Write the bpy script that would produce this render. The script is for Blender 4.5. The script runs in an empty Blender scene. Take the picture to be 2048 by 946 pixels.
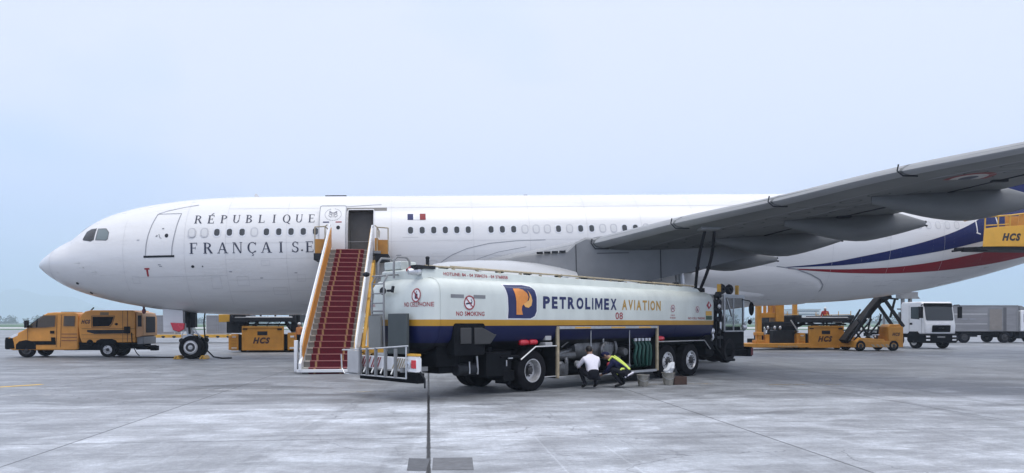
import bpy, bmesh, math, random
from mathutils import Vector, Matrix
R = math.radians
rnd = random.Random(7)
S = bpy.context.scene
COL = S.collection

# ------------------------------------------------------------------ camera
cam_d = bpy.data.cameras.new("camera")
cam = bpy.data.objects.new("camera", cam_d)
COL.objects.link(cam)
cam.location = (0, 0, 1.7)
cam.rotation_euler = (R(90), 0, 0)
cam_d.sensor_width = 36
cam_d.lens = 1479 / 2048 * 36
cam_d.shift_y = 172 / 2048
cam_d.clip_start = 0.1
cam_d.clip_end = 20000
S.camera = cam

# ------------------------------------------------------------------ world, sun, exposure
SUN_EL, SUN_AZ = R(74), R(140)       # azimuth clockwise from +Y
W = bpy.data.worlds.new("World")
S.world = W
W.use_nodes = True
nt = W.node_tree
nt.nodes.clear()
def N(nt, typ, **kw):
    n = nt.nodes.new(typ)
    for k, v in kw.items():
        setattr(n, k, v)
    return n
out = N(nt, 'ShaderNodeOutputWorld')
bg = N(nt, 'ShaderNodeBackground')
bg.inputs['Strength'].default_value = 0.1
sky = N(nt, 'ShaderNodeTexSky', sky_type='NISHITA', sun_disc=False)
sky.sun_elevation = SUN_EL
sky.sun_rotation = SUN_AZ
sky.air_density = 1.0
sky.dust_density = 2.5
tc = N(nt, 'ShaderNodeTexCoord')
mp = N(nt, 'ShaderNodeMapping')
mp.inputs['Scale'].default_value = (1.0, 1.0, 2.4)
mp.inputs['Rotation'].default_value = (0, R(8), 0)
no = N(nt, 'ShaderNodeTexNoise')
no.inputs['Scale'].default_value = 1.5
no.inputs['Detail'].default_value = 3
no.inputs['Roughness'].default_value = 0.45
sep = N(nt, 'ShaderNodeSeparateXYZ')
L = nt.links.new
L(tc.outputs['Generated'], mp.inputs['Vector'])
L(mp.outputs['Vector'], no.inputs['Vector'])
L(tc.outputs['Generated'], sep.inputs[0])
ramp = N(nt, 'ShaderNodeValToRGB')           # overcast veil, bluer where it is thin
ramp.color_ramp.elements[0].position = 0.38
ramp.color_ramp.elements[0].color = (4.2, 6.35, 10.6, 1)
ramp.color_ramp.elements[1].position = 0.64
ramp.color_ramp.elements[1].color = (8.0, 8.35, 10.4, 1)
add = N(nt, 'ShaderNodeMath', operation='MULTIPLY_ADD')   # noise + elevation
add.inputs[1].default_value = 0.55
L(sep.outputs['Z'], add.inputs[0])
L(no.outputs['Fac'], add.inputs[2])
sub = N(nt, 'ShaderNodeMath', operation='SUBTRACT')
sub.inputs[1].default_value = 0.07
L(add.outputs[0], sub.inputs[0])
L(sub.outputs[0], ramp.inputs['Fac'])
mr = N(nt, 'ShaderNodeMapRange')             # overcast sky: brighter towards the zenith
mr.inputs['From Min'].default_value = 0.42
mr.inputs['From Max'].default_value = 1.0
mr.inputs['To Min'].default_value = 1.0
mr.inputs['To Max'].default_value = 1.7
L(sep.outputs['Z'], mr.inputs['Value'])
vm = N(nt, 'ShaderNodeVectorMath', operation='SCALE')
L(ramp.outputs['Color'], vm.inputs[0])
L(mr.outputs['Result'], vm.inputs['Scale'])
mix = N(nt, 'ShaderNodeMixRGB')
mix.inputs['Fac'].default_value = 0.88
L(sky.outputs['Color'], mix.inputs[1])
L(vm.outputs['Vector'], mix.inputs[2])
zr = N(nt, 'ShaderNodeMapRange')              # the high overcast is white, the lower sky blue
zr.inputs['From Min'].default_value = 0.40
zr.inputs['From Max'].default_value = 0.95
L(sep.outputs['Z'], zr.inputs['Value'])
zm = N(nt, 'ShaderNodeMixRGB')
zm.inputs[2].default_value = (13.6, 13.8, 14.4, 1)
L(zr.outputs['Result'], zm.inputs['Fac'])
L(mix.outputs[0], zm.inputs[1])
L(zm.outputs[0], bg.inputs['Color'])
L(bg.outputs[0], out.inputs['Surface'])

sun_d = bpy.data.lights.new("sun", 'SUN')
sun_d.energy = 1.0
sun_d.angle = R(30)
sun_d.color = (1.0, 0.96, 0.9)
sun = bpy.data.objects.new("sun", sun_d)
COL.objects.link(sun)
sd = Vector((math.sin(SUN_AZ) * math.cos(SUN_EL), math.cos(SUN_AZ) * math.cos(SUN_EL), math.sin(SUN_EL)))
sun.rotation_euler = sd.to_track_quat('Z', 'Y').to_euler()
sun.location = sd * 100

S.view_settings.view_transform = 'Standard'
S.view_settings.look = 'None'
S.view_settings.exposure = 0.27
S.view_settings.gamma = 1.0
S.view_settings.use_curve_mapping = False
S.render.engine = 'CYCLES'
S.cycles.max_bounces = 8
S.cycles.diffuse_bounces = 4
S.cycles.transparent_max_bounces = 12
S.cycles.volume_bounces = 1
S.cycles.use_denoising = True
S.cycles.caustics_reflective = False
S.cycles.caustics_refractive = False

# ------------------------------------------------------------------ helpers
MATS = {}
def mat(name, col, rough=0.5, metal=0.0, var=0.12, scale=3.0, bump=0.0, coat=0.0, spec=0.5, streak=None):
    """painted / bare surface with uneven tone and roughness (procedural)"""
    if name in MATS:
        return MATS[name]
    m = bpy.data.materials.new(name)
    m.use_nodes = True
    t = m.node_tree
    b = t.nodes['Principled BSDF']
    l = t.links.new
    c = N(t, 'ShaderNodeTexCoord')
    vec = c.outputs['Object']
    if streak:
        mpn = N(t, 'ShaderNodeMapping')
        mpn.inputs['Scale'].default_value = streak
        l(vec, mpn.inputs['Vector'])
        vec = mpn.outputs['Vector']
    n = N(t, 'ShaderNodeTexNoise')
    n.inputs['Scale'].default_value = scale
    n.inputs['Detail'].default_value = 5
    n.inputs['Roughness'].default_value = 0.6
    l(vec, n.inputs['Vector'])
    r = N(t, 'ShaderNodeValToRGB')
    lo = [max(0, x * (1 - var)) for x in col]
    hi = [min(1, x * (1 + var)) for x in col]
    r.color_ramp.elements[0].position = 0.3
    r.color_ramp.elements[0].color = (*lo, 1)
    r.color_ramp.elements[1].position = 0.7
    r.color_ramp.elements[1].color = (*hi, 1)
    l(n.outputs['Fac'], r.inputs['Fac'])
    l(r.outputs['Color'], b.inputs['Base Color'])
    rr = N(t, 'ShaderNodeMapRange')
    rr.inputs['To Min'].default_value = max(0.03, rough - 0.12)
    rr.inputs['To Max'].default_value = min(1, rough + 0.12)
    l(n.outputs['Fac'], rr.inputs['Value'])
    l(rr.outputs['Result'], b.inputs['Roughness'])
    b.inputs['Metallic'].default_value = metal
    b.inputs['Specular IOR Level'].default_value = spec
    b.inputs['Coat Weight'].default_value = coat
    b.inputs['Coat Roughness'].default_value = 0.12
    if bump:
        bp = N(t, 'ShaderNodeBump')
        bp.inputs['Strength'].default_value = bump
        bp.inputs['Distance'].default_value = 0.01
        l(n.outputs['Fac'], bp.inputs['Height'])
        l(bp.outputs['Normal'], b.inputs['Normal'])
    MATS[name] = m
    return m

def glass(name, col=(0.03, 0.045, 0.05), alpha=0.75):
    if name in MATS:
        return MATS[name]
    m = bpy.data.materials.new(name)
    m.use_nodes = True
    t = m.node_tree
    b = t.nodes['Principled BSDF']
    b.inputs['Base Color'].default_value = (*col, 1)
    b.inputs['Roughness'].default_value = 0.06
    b.inputs['Alpha'].default_value = alpha
    n = N(t, 'ShaderNodeTexNoise')
    n.inputs['Scale'].default_value = 4
    rr = N(t, 'ShaderNodeMapRange')
    rr.inputs['To Min'].default_value = 0.03
    rr.inputs['To Max'].default_value = 0.14
    t.links.new(n.outputs['Fac'], rr.inputs['Value'])
    t.links.new(rr.outputs['Result'], b.inputs['Roughness'])
    MATS[name] = m
    return m

class MB:
    def __init__(self):
        self.v, self.f, self.m = [], [], []
    def add(self, vs, fs, m=0):
        o = len(self.v)
        self.v += [tuple(p) for p in vs]
        self.f += [tuple(i + o for i in f) for f in fs]
        self.m += [m] * len(fs)
        return self
    def b(self, x0, x1, y0, y1, z0, z1, m=0):
        vs = [(x, y, z) for z in (z0, z1) for y in (y0, y1) for x in (x0, x1)]
        return self.add(vs, [(0, 2, 3, 1), (4, 5, 7, 6), (0, 1, 5, 4), (2, 6, 7, 3), (0, 4, 6, 2), (1, 3, 7, 5)], m)
    def bar(self, p, q, w, h, m=0, up=(0, 0, 1)):
        p, q = Vector(p), Vector(q)
        d = (q - p).normalized()
        u = Vector(up)
        if abs(d.dot(u)) > 0.98:
            u = Vector((1, 0, 0))
        s = d.cross(u).normalized()
        u = s.cross(d)
        vs = [a + s * (i * w / 2) + u * (j * h / 2) for a in (p, q) for i, j in ((-1, -1), (1, -1), (1, 1), (-1, 1))]
        return self.add(vs, [(0, 1, 2, 3), (7, 6, 5, 4), (0, 4, 5, 1), (1, 5, 6, 2), (2, 6, 7, 3), (3, 7, 4, 0)], m)
    def tube(self, pts, r, seg=8, m=0):
        pts = [Vector(p) for p in pts]
        n = len(pts)
        rs = r if isinstance(r, (list, tuple)) else [r] * n
        d0 = (pts[1] - pts[0]).normalized()
        u = d0.orthogonal().normalized()
        vs = []
        for i, p in enumerate(pts):
            d = (pts[min(i + 1, n - 1)] - pts[max(i - 1, 0)]).normalized()
            u = (u - d * u.dot(d)).normalized()
            w = d.cross(u)
            for k in range(seg):
                a = 2 * math.pi * k / seg
                vs.append(p + (u * math.cos(a) + w * math.sin(a)) * rs[i])
        fs = []
        for i in range(n - 1):
            for k in range(seg):
                k2 = (k + 1) % seg
                fs.append((i * seg + k, i * seg + k2, (i + 1) * seg + k2, (i + 1) * seg + k))
        fs.append(tuple(range(seg))[::-1])
        fs.append(tuple((n - 1) * seg + k for k in range(seg)))
        return self.add(vs, fs, m)
    def cyl(self, p, q, r0, r1=None, seg=20, m=0):
        return self.tube([p, q], [r0, r0 if r1 is None else r1], seg, m)
    def loft(self, secs, m=0, cap=True, closed=True):
        n = len(secs[0])
        vs = [p for s in secs for p in s]
        fs = []
        for i in range(len(secs) - 1):
            for k in range(n if closed else n - 1):
                k2 = (k + 1) % n
                fs.append((i * n + k, i * n + k2, (i + 1) * n + k2, (i + 1) * n + k))
        if cap and closed:
            fs.append(tuple(range(n))[::-1])
            fs.append(tuple((len(secs) - 1) * n + k for k in range(n)))
        return self.add(vs, fs, m)
    def prism(self, pts, axis, a0, a1, m=0):
        """2-D outline extruded along x, y or z"""
        def P(u, v, a):
            return {'x': (a, u, v), 'y': (u, a, v), 'z': (u, v, a)}[axis]
        return self.loft([[P(u, v, a0) for u, v in pts], [P(u, v, a1) for u, v in pts]], m)
    def lathe(self, prof, c=(0, 0, 0), axis='y', seg=32, m=0):
        """prof: list of (along, radius)"""
        secs = []
        for h, r in prof:
            s = []
            for k in range(seg):
                a = 2 * math.pi * k / seg
                u, v = r * math.cos(a), r * math.sin(a)
                p = {'y': (u, h, v), 'x': (h, u, v), 'z': (u, v, h)}[axis]
                s.append((p[0] + c[0], p[1] + c[1], p[2] + c[2]))
            secs.append(s)
        o0 = len(self.f)
        self.loft(secs, m, cap=False)
        n, rm, base = seg, max(r for _, r in prof), len(self.v) - len(secs) * seg
        if prof[0][1] < .2 * rm:
            self.f.append(tuple(base + k for k in range(n))[::-1]); self.m.append(m)
        if prof[-1][1] < .2 * rm:
            self.f.append(tuple(base + (len(secs) - 1) * n + k for k in range(n))); self.m.append(m)
        return self
    def ell(self, c, r, m=0, seg=16, rings=10):
        secs = []
        for i in range(rings + 1):
            t = math.pi * i / rings
            rr = max(math.sin(t), 0.02)
            secs.append([(c[0] + r[0] * rr * math.cos(2 * math.pi * k / seg), c[1] + r[1] * rr * math.sin(2 * math.pi * k / seg), c[2] - r[2] * math.cos(t)) for k in range(seg)])
        return self.loft(secs, m)
    def mesh(self, name, mats, smooth=35):
        me = bpy.data.meshes.new(name)
        me.from_pydata(self.v, [], self.f)
        for x in (mats if isinstance(mats, (list, tuple)) else [mats]):
            me.materials.append(x)
        me.polygons.foreach_set('material_index', self.m)
        bm = bmesh.new()
        bm.from_mesh(me)
        bmesh.ops.recalc_face_normals(bm, faces=bm.faces)
        bm.to_mesh(me)
        bm.free()
        if smooth:
            me.polygons.foreach_set('use_smooth', [True] * len(me.polygons))
            me.set_sharp_from_angle(angle=R(smooth))
        me.update()
        return me
    def build(self, name, mats, parent=None, bevel=0, smooth=35, seg=2):
        o = bpy.data.objects.new(name, self.mesh(name, mats, smooth))
        COL.objects.link(o)
        o.parent = parent
        if bevel:
            bv = o.modifiers.new('bevel', 'BEVEL')
            bv.width = bevel
            bv.segments = seg
            bv.limit_method = 'ANGLE'
            bv.angle_limit = R(40)
        return o

def build_each(mb, name, mats, parent=None, bevel=0, smooth=35):
    """every connected piece of the builder becomes an object of its own"""
    par = list(range(len(mb.v)))
    def find(a):
        while par[a] != a:
            par[a] = par[par[a]]
            a = par[a]
        return a
    for f in mb.f:
        r = find(f[0])
        for i in f[1:]:
            par[find(i)] = r
    groups = {}
    for f, m in zip(mb.f, mb.m):
        groups.setdefault(find(f[0]), []).append((f, m))
    res = []
    for g in groups.values():
        b = MB()
        idx = {}
        for f, m in g:
            b.f.append(tuple(idx.setdefault(i, len(idx)) for i in f))
            b.m.append(m)
        b.v = [None] * len(idx)
        for i, k in idx.items():
            b.v[k] = mb.v[i]
        res.append(b.build(name, mats, parent, bevel, smooth))
    return res
def tag(o, label=None, cat=None, group=None, kind=None):
    for k, v in (('label', label), ('category', cat), ('group', group), ('kind', kind)):
        if v:
            o[k] = v
    return o
def empty(name, loc=(0, 0, 0), rz=0, label=None, cat=None, group=None):
    o = bpy.data.objects.new(name, None)
    o.empty_display_size = 0.3
    COL.objects.link(o)
    o.location = loc
    o.rotation_euler = (0, 0, rz)
    return tag(o, label, cat, group)
def copy_tree(o, parent=None):
    c = o.copy()
    COL.objects.link(c)
    c.parent = parent
    for ch in list(o.children):
        copy_tree(ch, c)
    return c

# --- flat lettering and marks, laid on a surface by a mapping function
def text2d(body, w, h, bold=0.0, shear=0.0):
    cu = bpy.data.curves.new('lettering', 'FONT')
    cu.body = body
    cu.size = 1
    cu.offset = bold
    cu.shear = shear
    cu.resolution_u = 3
    cu.space_character = 1.0 + 4.0 * bold
    ob = bpy.data.objects.new('lettering', cu)
    COL.objects.link(ob)
    dg = bpy.context.evaluated_depsgraph_get()
    me = bpy.data.meshes.new_from_object(ob.evaluated_get(dg))
    vs = [(v.co.x, v.co.y) for v in me.vertices]
    fs = [tuple(p.vertices) for p in me.polygons]
    bpy.data.objects.remove(ob)
    bpy.data.curves.remove(cu)
    bpy.data.meshes.remove(me)
    x0, x1 = min(v[0] for v in vs), max(v[0] for v in vs)
    y0, y1 = min(v[1] for v in vs), max(v[1] for v in vs)
    return [((x - x0) / (x1 - x0) * w, (y - y0) / (y1 - y0) * h) for x, y in vs], fs
def polys(*pl):
    vs, fs = [], []
    for p in pl:
        o = len(vs)
        vs += list(p)
        fs.append(tuple(range(o, o + len(p))))
    return vs, fs
def ring2d(cx, cy, r, w, n=28, rx=1.0):
    q = []
    for i in range(n):
        a, b = 2 * math.pi * i / n, 2 * math.pi * (i + 1) / n
        q.append([(cx + rx * r * math.cos(a), cy + r * math.sin(a)), (cx + rx * r * math.cos(b), cy + r * math.sin(b)),
                  (cx + rx * (r - w) * math.cos(b), cy + (r - w) * math.sin(b)), (cx + rx * (r - w) * math.cos(a), cy + (r - w) * math.sin(a))])
    return q
def bx2(x0, x1, y0, y1):
    return [(x0, y0), (x1, y0), (x1, y1), (x0, y1)]
def disc2d(cx, cy, rx, ry, n=20):
    return [(cx + rx * math.cos(2 * math.pi * i / n), cy + ry * math.sin(2 * math.pi * i / n)) for i in range(n)]
def stroke2d(x0, y0, x1, y1, w):
    d = Vector((x1 - x0, y1 - y0)).normalized()
    n = Vector((-d.y, d.x)) * (w / 2)
    return [(x0 + n.x, y0 + n.y), (x0 - n.x, y0 - n.y), (x1 - n.x, y1 - n.y), (x1 + n.x, y1 + n.y)]
def rrect(x0, x1, y0, y1, r, n=5):
    p = []
    for cx, cy, a0 in ((x1 - r, y1 - r, 0), (x0 + r, y1 - r, 90), (x0 + r, y0 + r, 180), (x1 - r, y0 + r, 270)):
        for i in range(n + 1):
            a = R(a0 + 90 * i / n)
            p.append((cx + r * math.cos(a), cy + r * math.sin(a)))
    return p
def decal(name, parts, fn, mats, parent, step=None, lift=0.001):
    """parts: list of (verts2d, faces, material index); fn(u, v, off) -> 3-D point"""
    allv, allf, allm = [], [], []
    k = 0
    for vs, fs, mi in parts:
        for f in fs:
            bm = bmesh.new()
            bv = [bm.verts.new((vs[i][0], vs[i][1], 0)) for i in f]
            try:
                bm.faces.new(bv)
            except ValueError:
                bm.free()
                continue
            if step:
                xs, ys = [v.co.x for v in bm.verts], [v.co.y for v in bm.verts]
                for ax, lo, hi in ((0, min(xs), max(xs)), (1, min(ys), max(ys))):
                    st = step[ax]
                    if not st:
                        continue
                    j = math.floor(lo / st) + 1
                    while j * st < hi:
                        co, noo = [0, 0, 0], [0, 0, 0]
                        co[ax] = j * st
                        noo[ax] = 1
                        bmesh.ops.bisect_plane(bm, geom=bm.verts[:] + bm.edges[:] + bm.faces[:], plane_co=co, plane_no=noo)
                        j += 1
            bm.verts.index_update()
            o = len(allv)
            off = lift * (k % 4 if len(fs) < 60 else 0)
            allv += [fn(v.co.x, v.co.y, off + lift * 4 * mi) for v in bm.verts]
            for ff in bm.faces:
                allf.append(tuple(v.index + o for v in ff.verts))
                allm.append(mi)
            bm.free()
            k += 1
    me = bpy.data.meshes.new(name)
    me.from_pydata(allv, [], allf)
    for x in mats if isinstance(mats, (list, tuple)) else [mats]:
        me.materials.append(x)
    me.polygons.foreach_set('material_index', allm)
    me.update()
    ob = bpy.data.objects.new(name, me)
    COL.objects.link(ob)
    ob.parent = parent
    return ob
def T(t, mi=0, dx=0, dy=0):
    return ([(x + dx, y + dy) for x, y in t[0]], t[1], mi)

# ------------------------------------------------------------------ materials
M_white = mat('aircraft_white', (0.66, 0.655, 0.645), 0.30, var=0.055, scale=1.3, coat=0.3, streak=(0.16, 1, 1.6))
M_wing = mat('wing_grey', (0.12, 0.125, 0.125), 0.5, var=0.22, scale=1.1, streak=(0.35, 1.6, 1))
M_slat = mat('slat_metal', (0.26, 0.265, 0.27), 0.4, 0.1, var=0.06, scale=1.2)
M_cowl = mat('cowl_grey', (0.42, 0.43, 0.44), 0.35, var=0.06, scale=0.8)
M_line = mat('seam_grey', (0.26, 0.27, 0.29), 0.6)
M_faint = mat('seam_faint', (0.55, 0.55, 0.56), 0.6)
M_ink = mat('letter_ink', (0.02, 0.025, 0.05), 0.5)
M_navy = mat('livery_blue', (0.005, 0.012, 0.085), 0.45, var=0.06, spec=0.3)
M_red = mat('livery_red', (0.22, 0.008, 0.016), 0.45, var=0.06, spec=0.3)
M_black = mat('black_rubber', (0.010, 0.010, 0.012), 0.75, var=0.25, scale=6, spec=0.2)
M_dark = mat('dark_steel', (0.022, 0.024, 0.028), 0.55, var=0.25, scale=4, spec=0.15)
M_chassis = mat('chassis_black', (0.008, 0.009, 0.011), 0.6, var=0.3, scale=5, spec=0.05)
M_steel = mat('galvanised_steel', (0.42, 0.43, 0.44), 0.4, 0.6, var=0.15, scale=6)
M_alu = mat('aluminium', (0.6, 0.61, 0.62), 0.35, 0.7, var=0.12, scale=5)
M_grey = mat('grey_paint', (0.2, 0.205, 0.21), 0.5, var=0.12)
M_lgrey = mat('light_grey_paint', (0.42, 0.42, 0.42), 0.5, var=0.12)
M_orange = mat('equipment_orange', (0.58, 0.25, 0.035), 0.45, var=0.14, scale=2.2)
M_yellow = mat('equipment_yellow', (0.62, 0.34, 0.04), 0.45, var=0.12, scale=2.2)
M_tan = mat('faded_tan_pipe', (0.36, 0.30, 0.20), 0.6, var=0.25, scale=8)
M_tyre = mat('tyre', (0.010, 0.010, 0.012), 0.85, var=0.3, scale=9, spec=0.1)
M_rim = mat('wheel_rim', (0.5, 0.5, 0.5), 0.4, 0.5, var=0.25, scale=9)
M_hub = mat('hub_dark', (0.03, 0.03, 0.032), 0.6)
M_win = glass('dark_window_glass', (0.02, 0.028, 0.032), 1.0)
M_cabglass = glass('vehicle_glass', (0.02, 0.035, 0.035), 0.72)
M_mred = mat('marking_red', (0.3, 0.02, 0.03), 0.55)
M_mwhite = mat('marking_white', (0.75, 0.75, 0.75), 0.5)
M_lampred = mat('lamp_red', (0.55, 0.015, 0.03), 0.25, coat=0.5)
M_lampwhite = mat('lamp_clear', (0.75, 0.76, 0.78), 0.2, coat=0.5)
M_vehwhite = mat('vehicle_white', (0.74, 0.75, 0.76), 0.35, coat=0.3, var=0.05)
M_boxgrey = mat('box_body_grey', (0.24, 0.24, 0.245), 0.5, 0.2, var=0.16, scale=1.2, streak=(0.4, 1, 3))

# ------------------------------------------------------------------ ground
TH = R(6.44)                                   # the aircraft and the slab joints share this heading
DX, DY = math.cos(TH), math.sin(TH)
def apron_mat():
    m = bpy.data.materials.new('apron_concrete')
    m.use_nodes = True
    t = m.node_tree
    l = t.links.new
    b = t.nodes['Principled BSDF']
    c = N(t, 'ShaderNodeTexCoord')
    rot = N(t, 'ShaderNodeVectorRotate', rotation_type='Z_AXIS')
    rot.inputs['Angle'].default_value = -TH
    l(c.outputs['Object'], rot.inputs['Vector'])
    V = rot.outputs['Vector']
    sp = N(t, 'ShaderNodeSeparateXYZ')
    l(V, sp.inputs[0])
    def math_(op, a, bb=None, cc=None):
        n = N(t, 'ShaderNodeMath', operation=op)
        for i, x in enumerate((a, bb, cc)):
            if x is None:
                continue
            if isinstance(x, (int, float)):
                n.inputs[i].default_value = x
            else:
                l(x, n.inputs[i])
        return n.outputs[0]
    def noise(scale, detail=5, sc=(1, 1, 1), rough=0.6, dist=0.0):
        mpn = N(t, 'ShaderNodeMapping')
        mpn.inputs['Scale'].default_value = sc
        l(V, mpn.inputs['Vector'])
        n = N(t, 'ShaderNodeTexNoise')
        n.inputs['Scale'].default_value = scale
        n.inputs['Detail'].default_value = detail
        n.inputs['Roughness'].default_value = rough
        n.inputs['Distortion'].default_value = dist
        l(mpn.outputs['Vector'], n.inputs['Vector'])
        return n.outputs['Fac']
    def rng(x, a, bb, lo, hi, smooth=True):
        n = N(t, 'ShaderNodeMapRange')
        if smooth:
            n.interpolation_type = 'SMOOTHSTEP'
        for i, v in ((1, a), (2, bb), (3, lo), (4, hi)):
            n.inputs[i].default_value = v
        l(x, n.inputs[0])
        return n.outputs[0]
    U, Wc = sp.outputs['X'], sp.outputs['Y']
    big = noise(0.13, 4)
    mid = noise(0.9, 6, (1, 1.6, 1), dist=0.4)
    fine = noise(14, 6)
    scuff = noise(0.8, 8, (1, 2.2, 1), 0.7, dist=0.4)
    streak = noise(0.8, 5, (7, 0.35, 1))
    # slab tone
    fu = math_('FLOOR', math_('DIVIDE', U, 5.0))
    fw = math_('FLOOR', math_('DIVIDE', math_('SUBTRACT', Wc, 1.0), 5.0))
    cb = N(t, 'ShaderNodeCombineXYZ')
    l(fu, cb.inputs[0]); l(fw, cb.inputs[1])
    wn = N(t, 'ShaderNodeTexWhiteNoise', noise_dimensions='2D')
    l(cb.outputs[0], wn.inputs['Vector'])
    tone = math_('MULTIPLY_ADD', wn.outputs['Value'], 0.20, 0.90)
    tone = math_('MULTIPLY', tone, rng(big, 0.3, 0.7, 0.82, 1.16))
    tone = math_('MULTIPLY', tone, rng(mid, 0.3, 0.72, 0.74, 1.18))
    tone = math_('MULTIPLY', tone, rng(fine, 0.25, 0.75, 0.86, 1.10))
    cloud = noise(0.42, 7, (0.8, 1.7, 1), 0.68, 0.5)
    tone = math_('MULTIPLY', tone, rng(cloud, 0.49, 0.58, 0.95, 1.26))
    flake = noise(3.2, 8, (0.7, 1.3, 1), 0.72)
    tone = math_('MULTIPLY', tone, rng(flake, 0.52, 0.66, 1.0, 1.24))
    tone = math_('MULTIPLY', tone, rng(flake, 0.30, 0.44, 0.82, 1.0))
    speck = noise(55, 3, (1, 1, 1), 0.6)
    tone = math_('MULTIPLY', tone, rng(speck, 0.28, 0.72, 0.80, 1.16, False))
    grit = noise(7.5, 6, (1, 1.2, 1), 0.75)
    tone = math_('MULTIPLY', tone, rng(grit, 0.60, 0.70, 1.0, 1.20))
    tone = math_('MULTIPLY', tone, rng(grit, 0.26, 0.36, 0.72, 1.0))
    # hairline cracks
    vo = N(t, 'ShaderNodeTexVoronoi', feature='DISTANCE_TO_EDGE')
    vo.inputs['Scale'].default_value = 0.28
    va = N(t, 'ShaderNodeVectorMath', operation='ADD')
    nv = N(t, 'ShaderNodeTexNoise')
    nv.inputs['Scale'].default_value = 1.1
    nv.inputs['Detail'].default_value = 5
    l(V, nv.inputs['Vector'])
    sv = N(t, 'ShaderNodeVectorMath', operation='SCALE')
    sv.inputs['Scale'].default_value = 1.3
    l(nv.outputs['Color'], sv.inputs[0])
    l(V, va.inputs[0]); l(sv.outputs['Vector'], va.inputs[1])
    l(va.outputs['Vector'], vo.inputs['Vector'])
    crack = math_('MAXIMUM', rng(vo.outputs['Distance'], 0.0, 0.006, 0.0, 1.0), rng(big, 0.44, 0.56, 1.0, 0.0))
    tone = math_('MULTIPLY', tone, math_('MULTIPLY_ADD', crack, 0.42, 0.58))
    # pale saw cuts and tyre marks running with the slabs
    for u0, w1, br in ((1.57, 11.2, 1.22), (2.42, 10.4, 1.18), (7.6, 15.0, 1.12)):
        ln = rng(math_('ABSOLUTE', math_('SUBTRACT', U, u0)), 0.006, 0.022, br, 1.0)
        m1 = rng(Wc, w1 - 0.8, w1, 0.0, 1.0)
        tone = math_('MULTIPLY', tone, math_('ADD', math_('MULTIPLY', ln, math_('SUBTRACT', 1.0, m1)), m1))
    for u0, k0 in ((-3.1, 0.10), (-1.35, 0.10), (8.2, 0.13), (10.0, 0.13), (13.0, -0.2), (14.8, -0.2)):
        cu = math_('SUBTRACT', U, math_('MULTIPLY_ADD', Wc, k0, u0))
        tm = rng(math_('ABSOLUTE', math_('ADD', cu, math_('MULTIPLY', math_('SUBTRACT', mid, 0.5), 0.1))), 0.08, 0.16, 0.86, 1.0)
        tone = math_('MULTIPLY', tone, tm)
    brush = noise(1.3, 6, (0.35, 4.0, 1), 0.65)
    tone = math_('MULTIPLY', tone, rng(brush, 0.35, 0.65, 0.95, 1.05))
    track = noise(0.5, 3, (9.0, 0.12, 1), 0.5)
    tone = math_('MULTIPLY', tone, rng(track, 0.60, 0.70, 1.0, 1.08))
    tone = math_('MULTIPLY', tone, rng(track, 0.30, 0.38, 0.92, 1.0))
    tone = math_('MULTIPLY', tone, rng(scuff, 0.56, 0.66, 1.0, 1.22))
    tone = math_('MULTIPLY', tone, rng(scuff, 0.26, 0.42, 0.80, 1.0))
    tone = math_('MULTIPLY', tone, rng(streak, 0.3, 0.45, 0.9, 1.0))
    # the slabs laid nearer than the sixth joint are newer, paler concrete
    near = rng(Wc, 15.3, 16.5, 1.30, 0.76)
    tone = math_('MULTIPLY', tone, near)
    # oil and rubber: a few dark patches
    def patch(u0, w0, ru, rw, depth, sc=1.1):
        nonlocal tone
        du = math_('DIVIDE', math_('SUBTRACT', U, u0), ru)
        dw = math_('DIVIDE', math_('SUBTRACT', Wc, w0), rw)
        d = math_('SQRT', math_('ADD', math_('MULTIPLY', du, du), math_('MULTIPLY', dw, dw)))
        d = math_('ADD', d, math_('MULTIPLY', math_('SUBTRACT', mid, 0.5), 1.8))
        tone = math_('MULTIPLY', tone, rng(d, 0.15, 1.0, depth, 1.0))
    patch(-5.2, 20.3, 1.9, 1.5, 0.45)
    patch(-3.6, 19.6, 1.2, 1.2, 0.7)
    patch(-2.5, 17.7, 4.0, 0.8, 0.82)
    patch(15.0, 25.0, 3.2, 1.6, 0.72)
    patch(17.0, 20.5, 4.5, 1.0, 0.8)
    patch(6.2, 13.2, 2.2, 0.35, 0.7)
    patch(1.2, 15.3, 0.5, 0.3, 0.6)
    patch(-12.0, 30.0, 8.0, 3.0, 0.85)
    patch(3.5, 21.5, 7.0, 2.6, 0.78)
    patch(1.4, 12.6, .22, .08, 0.35)
    patch(9.5, 17.5, 3.0, .5, 0.78)
    patch(-8.0, 15.0, 2.5, .25, 0.8)
    patch(-1.2, 11.4, 1.6, .14, 0.75)
    patch(4.0, 10.6, 1.8, .2, 0.82)
    patch(12.5, 14.0, 3.5, .3, 0.78)
    # joints
    def joint(x, off, w):
        a = math_('MODULO', math_('ADD', math_('SUBTRACT', x, off), 502.5), 5.0)
        a = math_('ABSOLUTE', math_('SUBTRACT', a, 2.5))
        a = math_('ADD', a, math_('MULTIPLY', math_('SUBTRACT', fine, 0.5), 0.012))
        return rng(a, w * 0.55, w, 0.0, 1.0)
    j1 = joint(U, 0.0, 0.022)
    j2 = joint(Wc, 1.0, 0.020)
    j0 = rng(math_('ADD', math_('ABSOLUTE', U), math_('MULTIPLY', math_('SUBTRACT', noise(3.0, 3), 0.5), 0.03)), 0.018, 0.034, 0.0, 1.0)
    jj = math_('MULTIPLY', math_('MULTIPLY_ADD', j1, 0.62, 0.38), math_('MULTIPLY_ADD', j2, 0.55, 0.45))
    jj = math_('MULTIPLY', jj, math_('MULTIPLY_ADD', j0, 0.9, 0.1))
    tone = math_('MULTIPLY', tone, jj)
    col = N(t, 'ShaderNodeMixRGB')
    col.inputs[1].default_value = (0.262, 0.27, 0.285, 1)
    col.inputs[2].default_value = (0.265, 0.285, 0.31, 1)
    l(mid, col.inputs[0])
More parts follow.
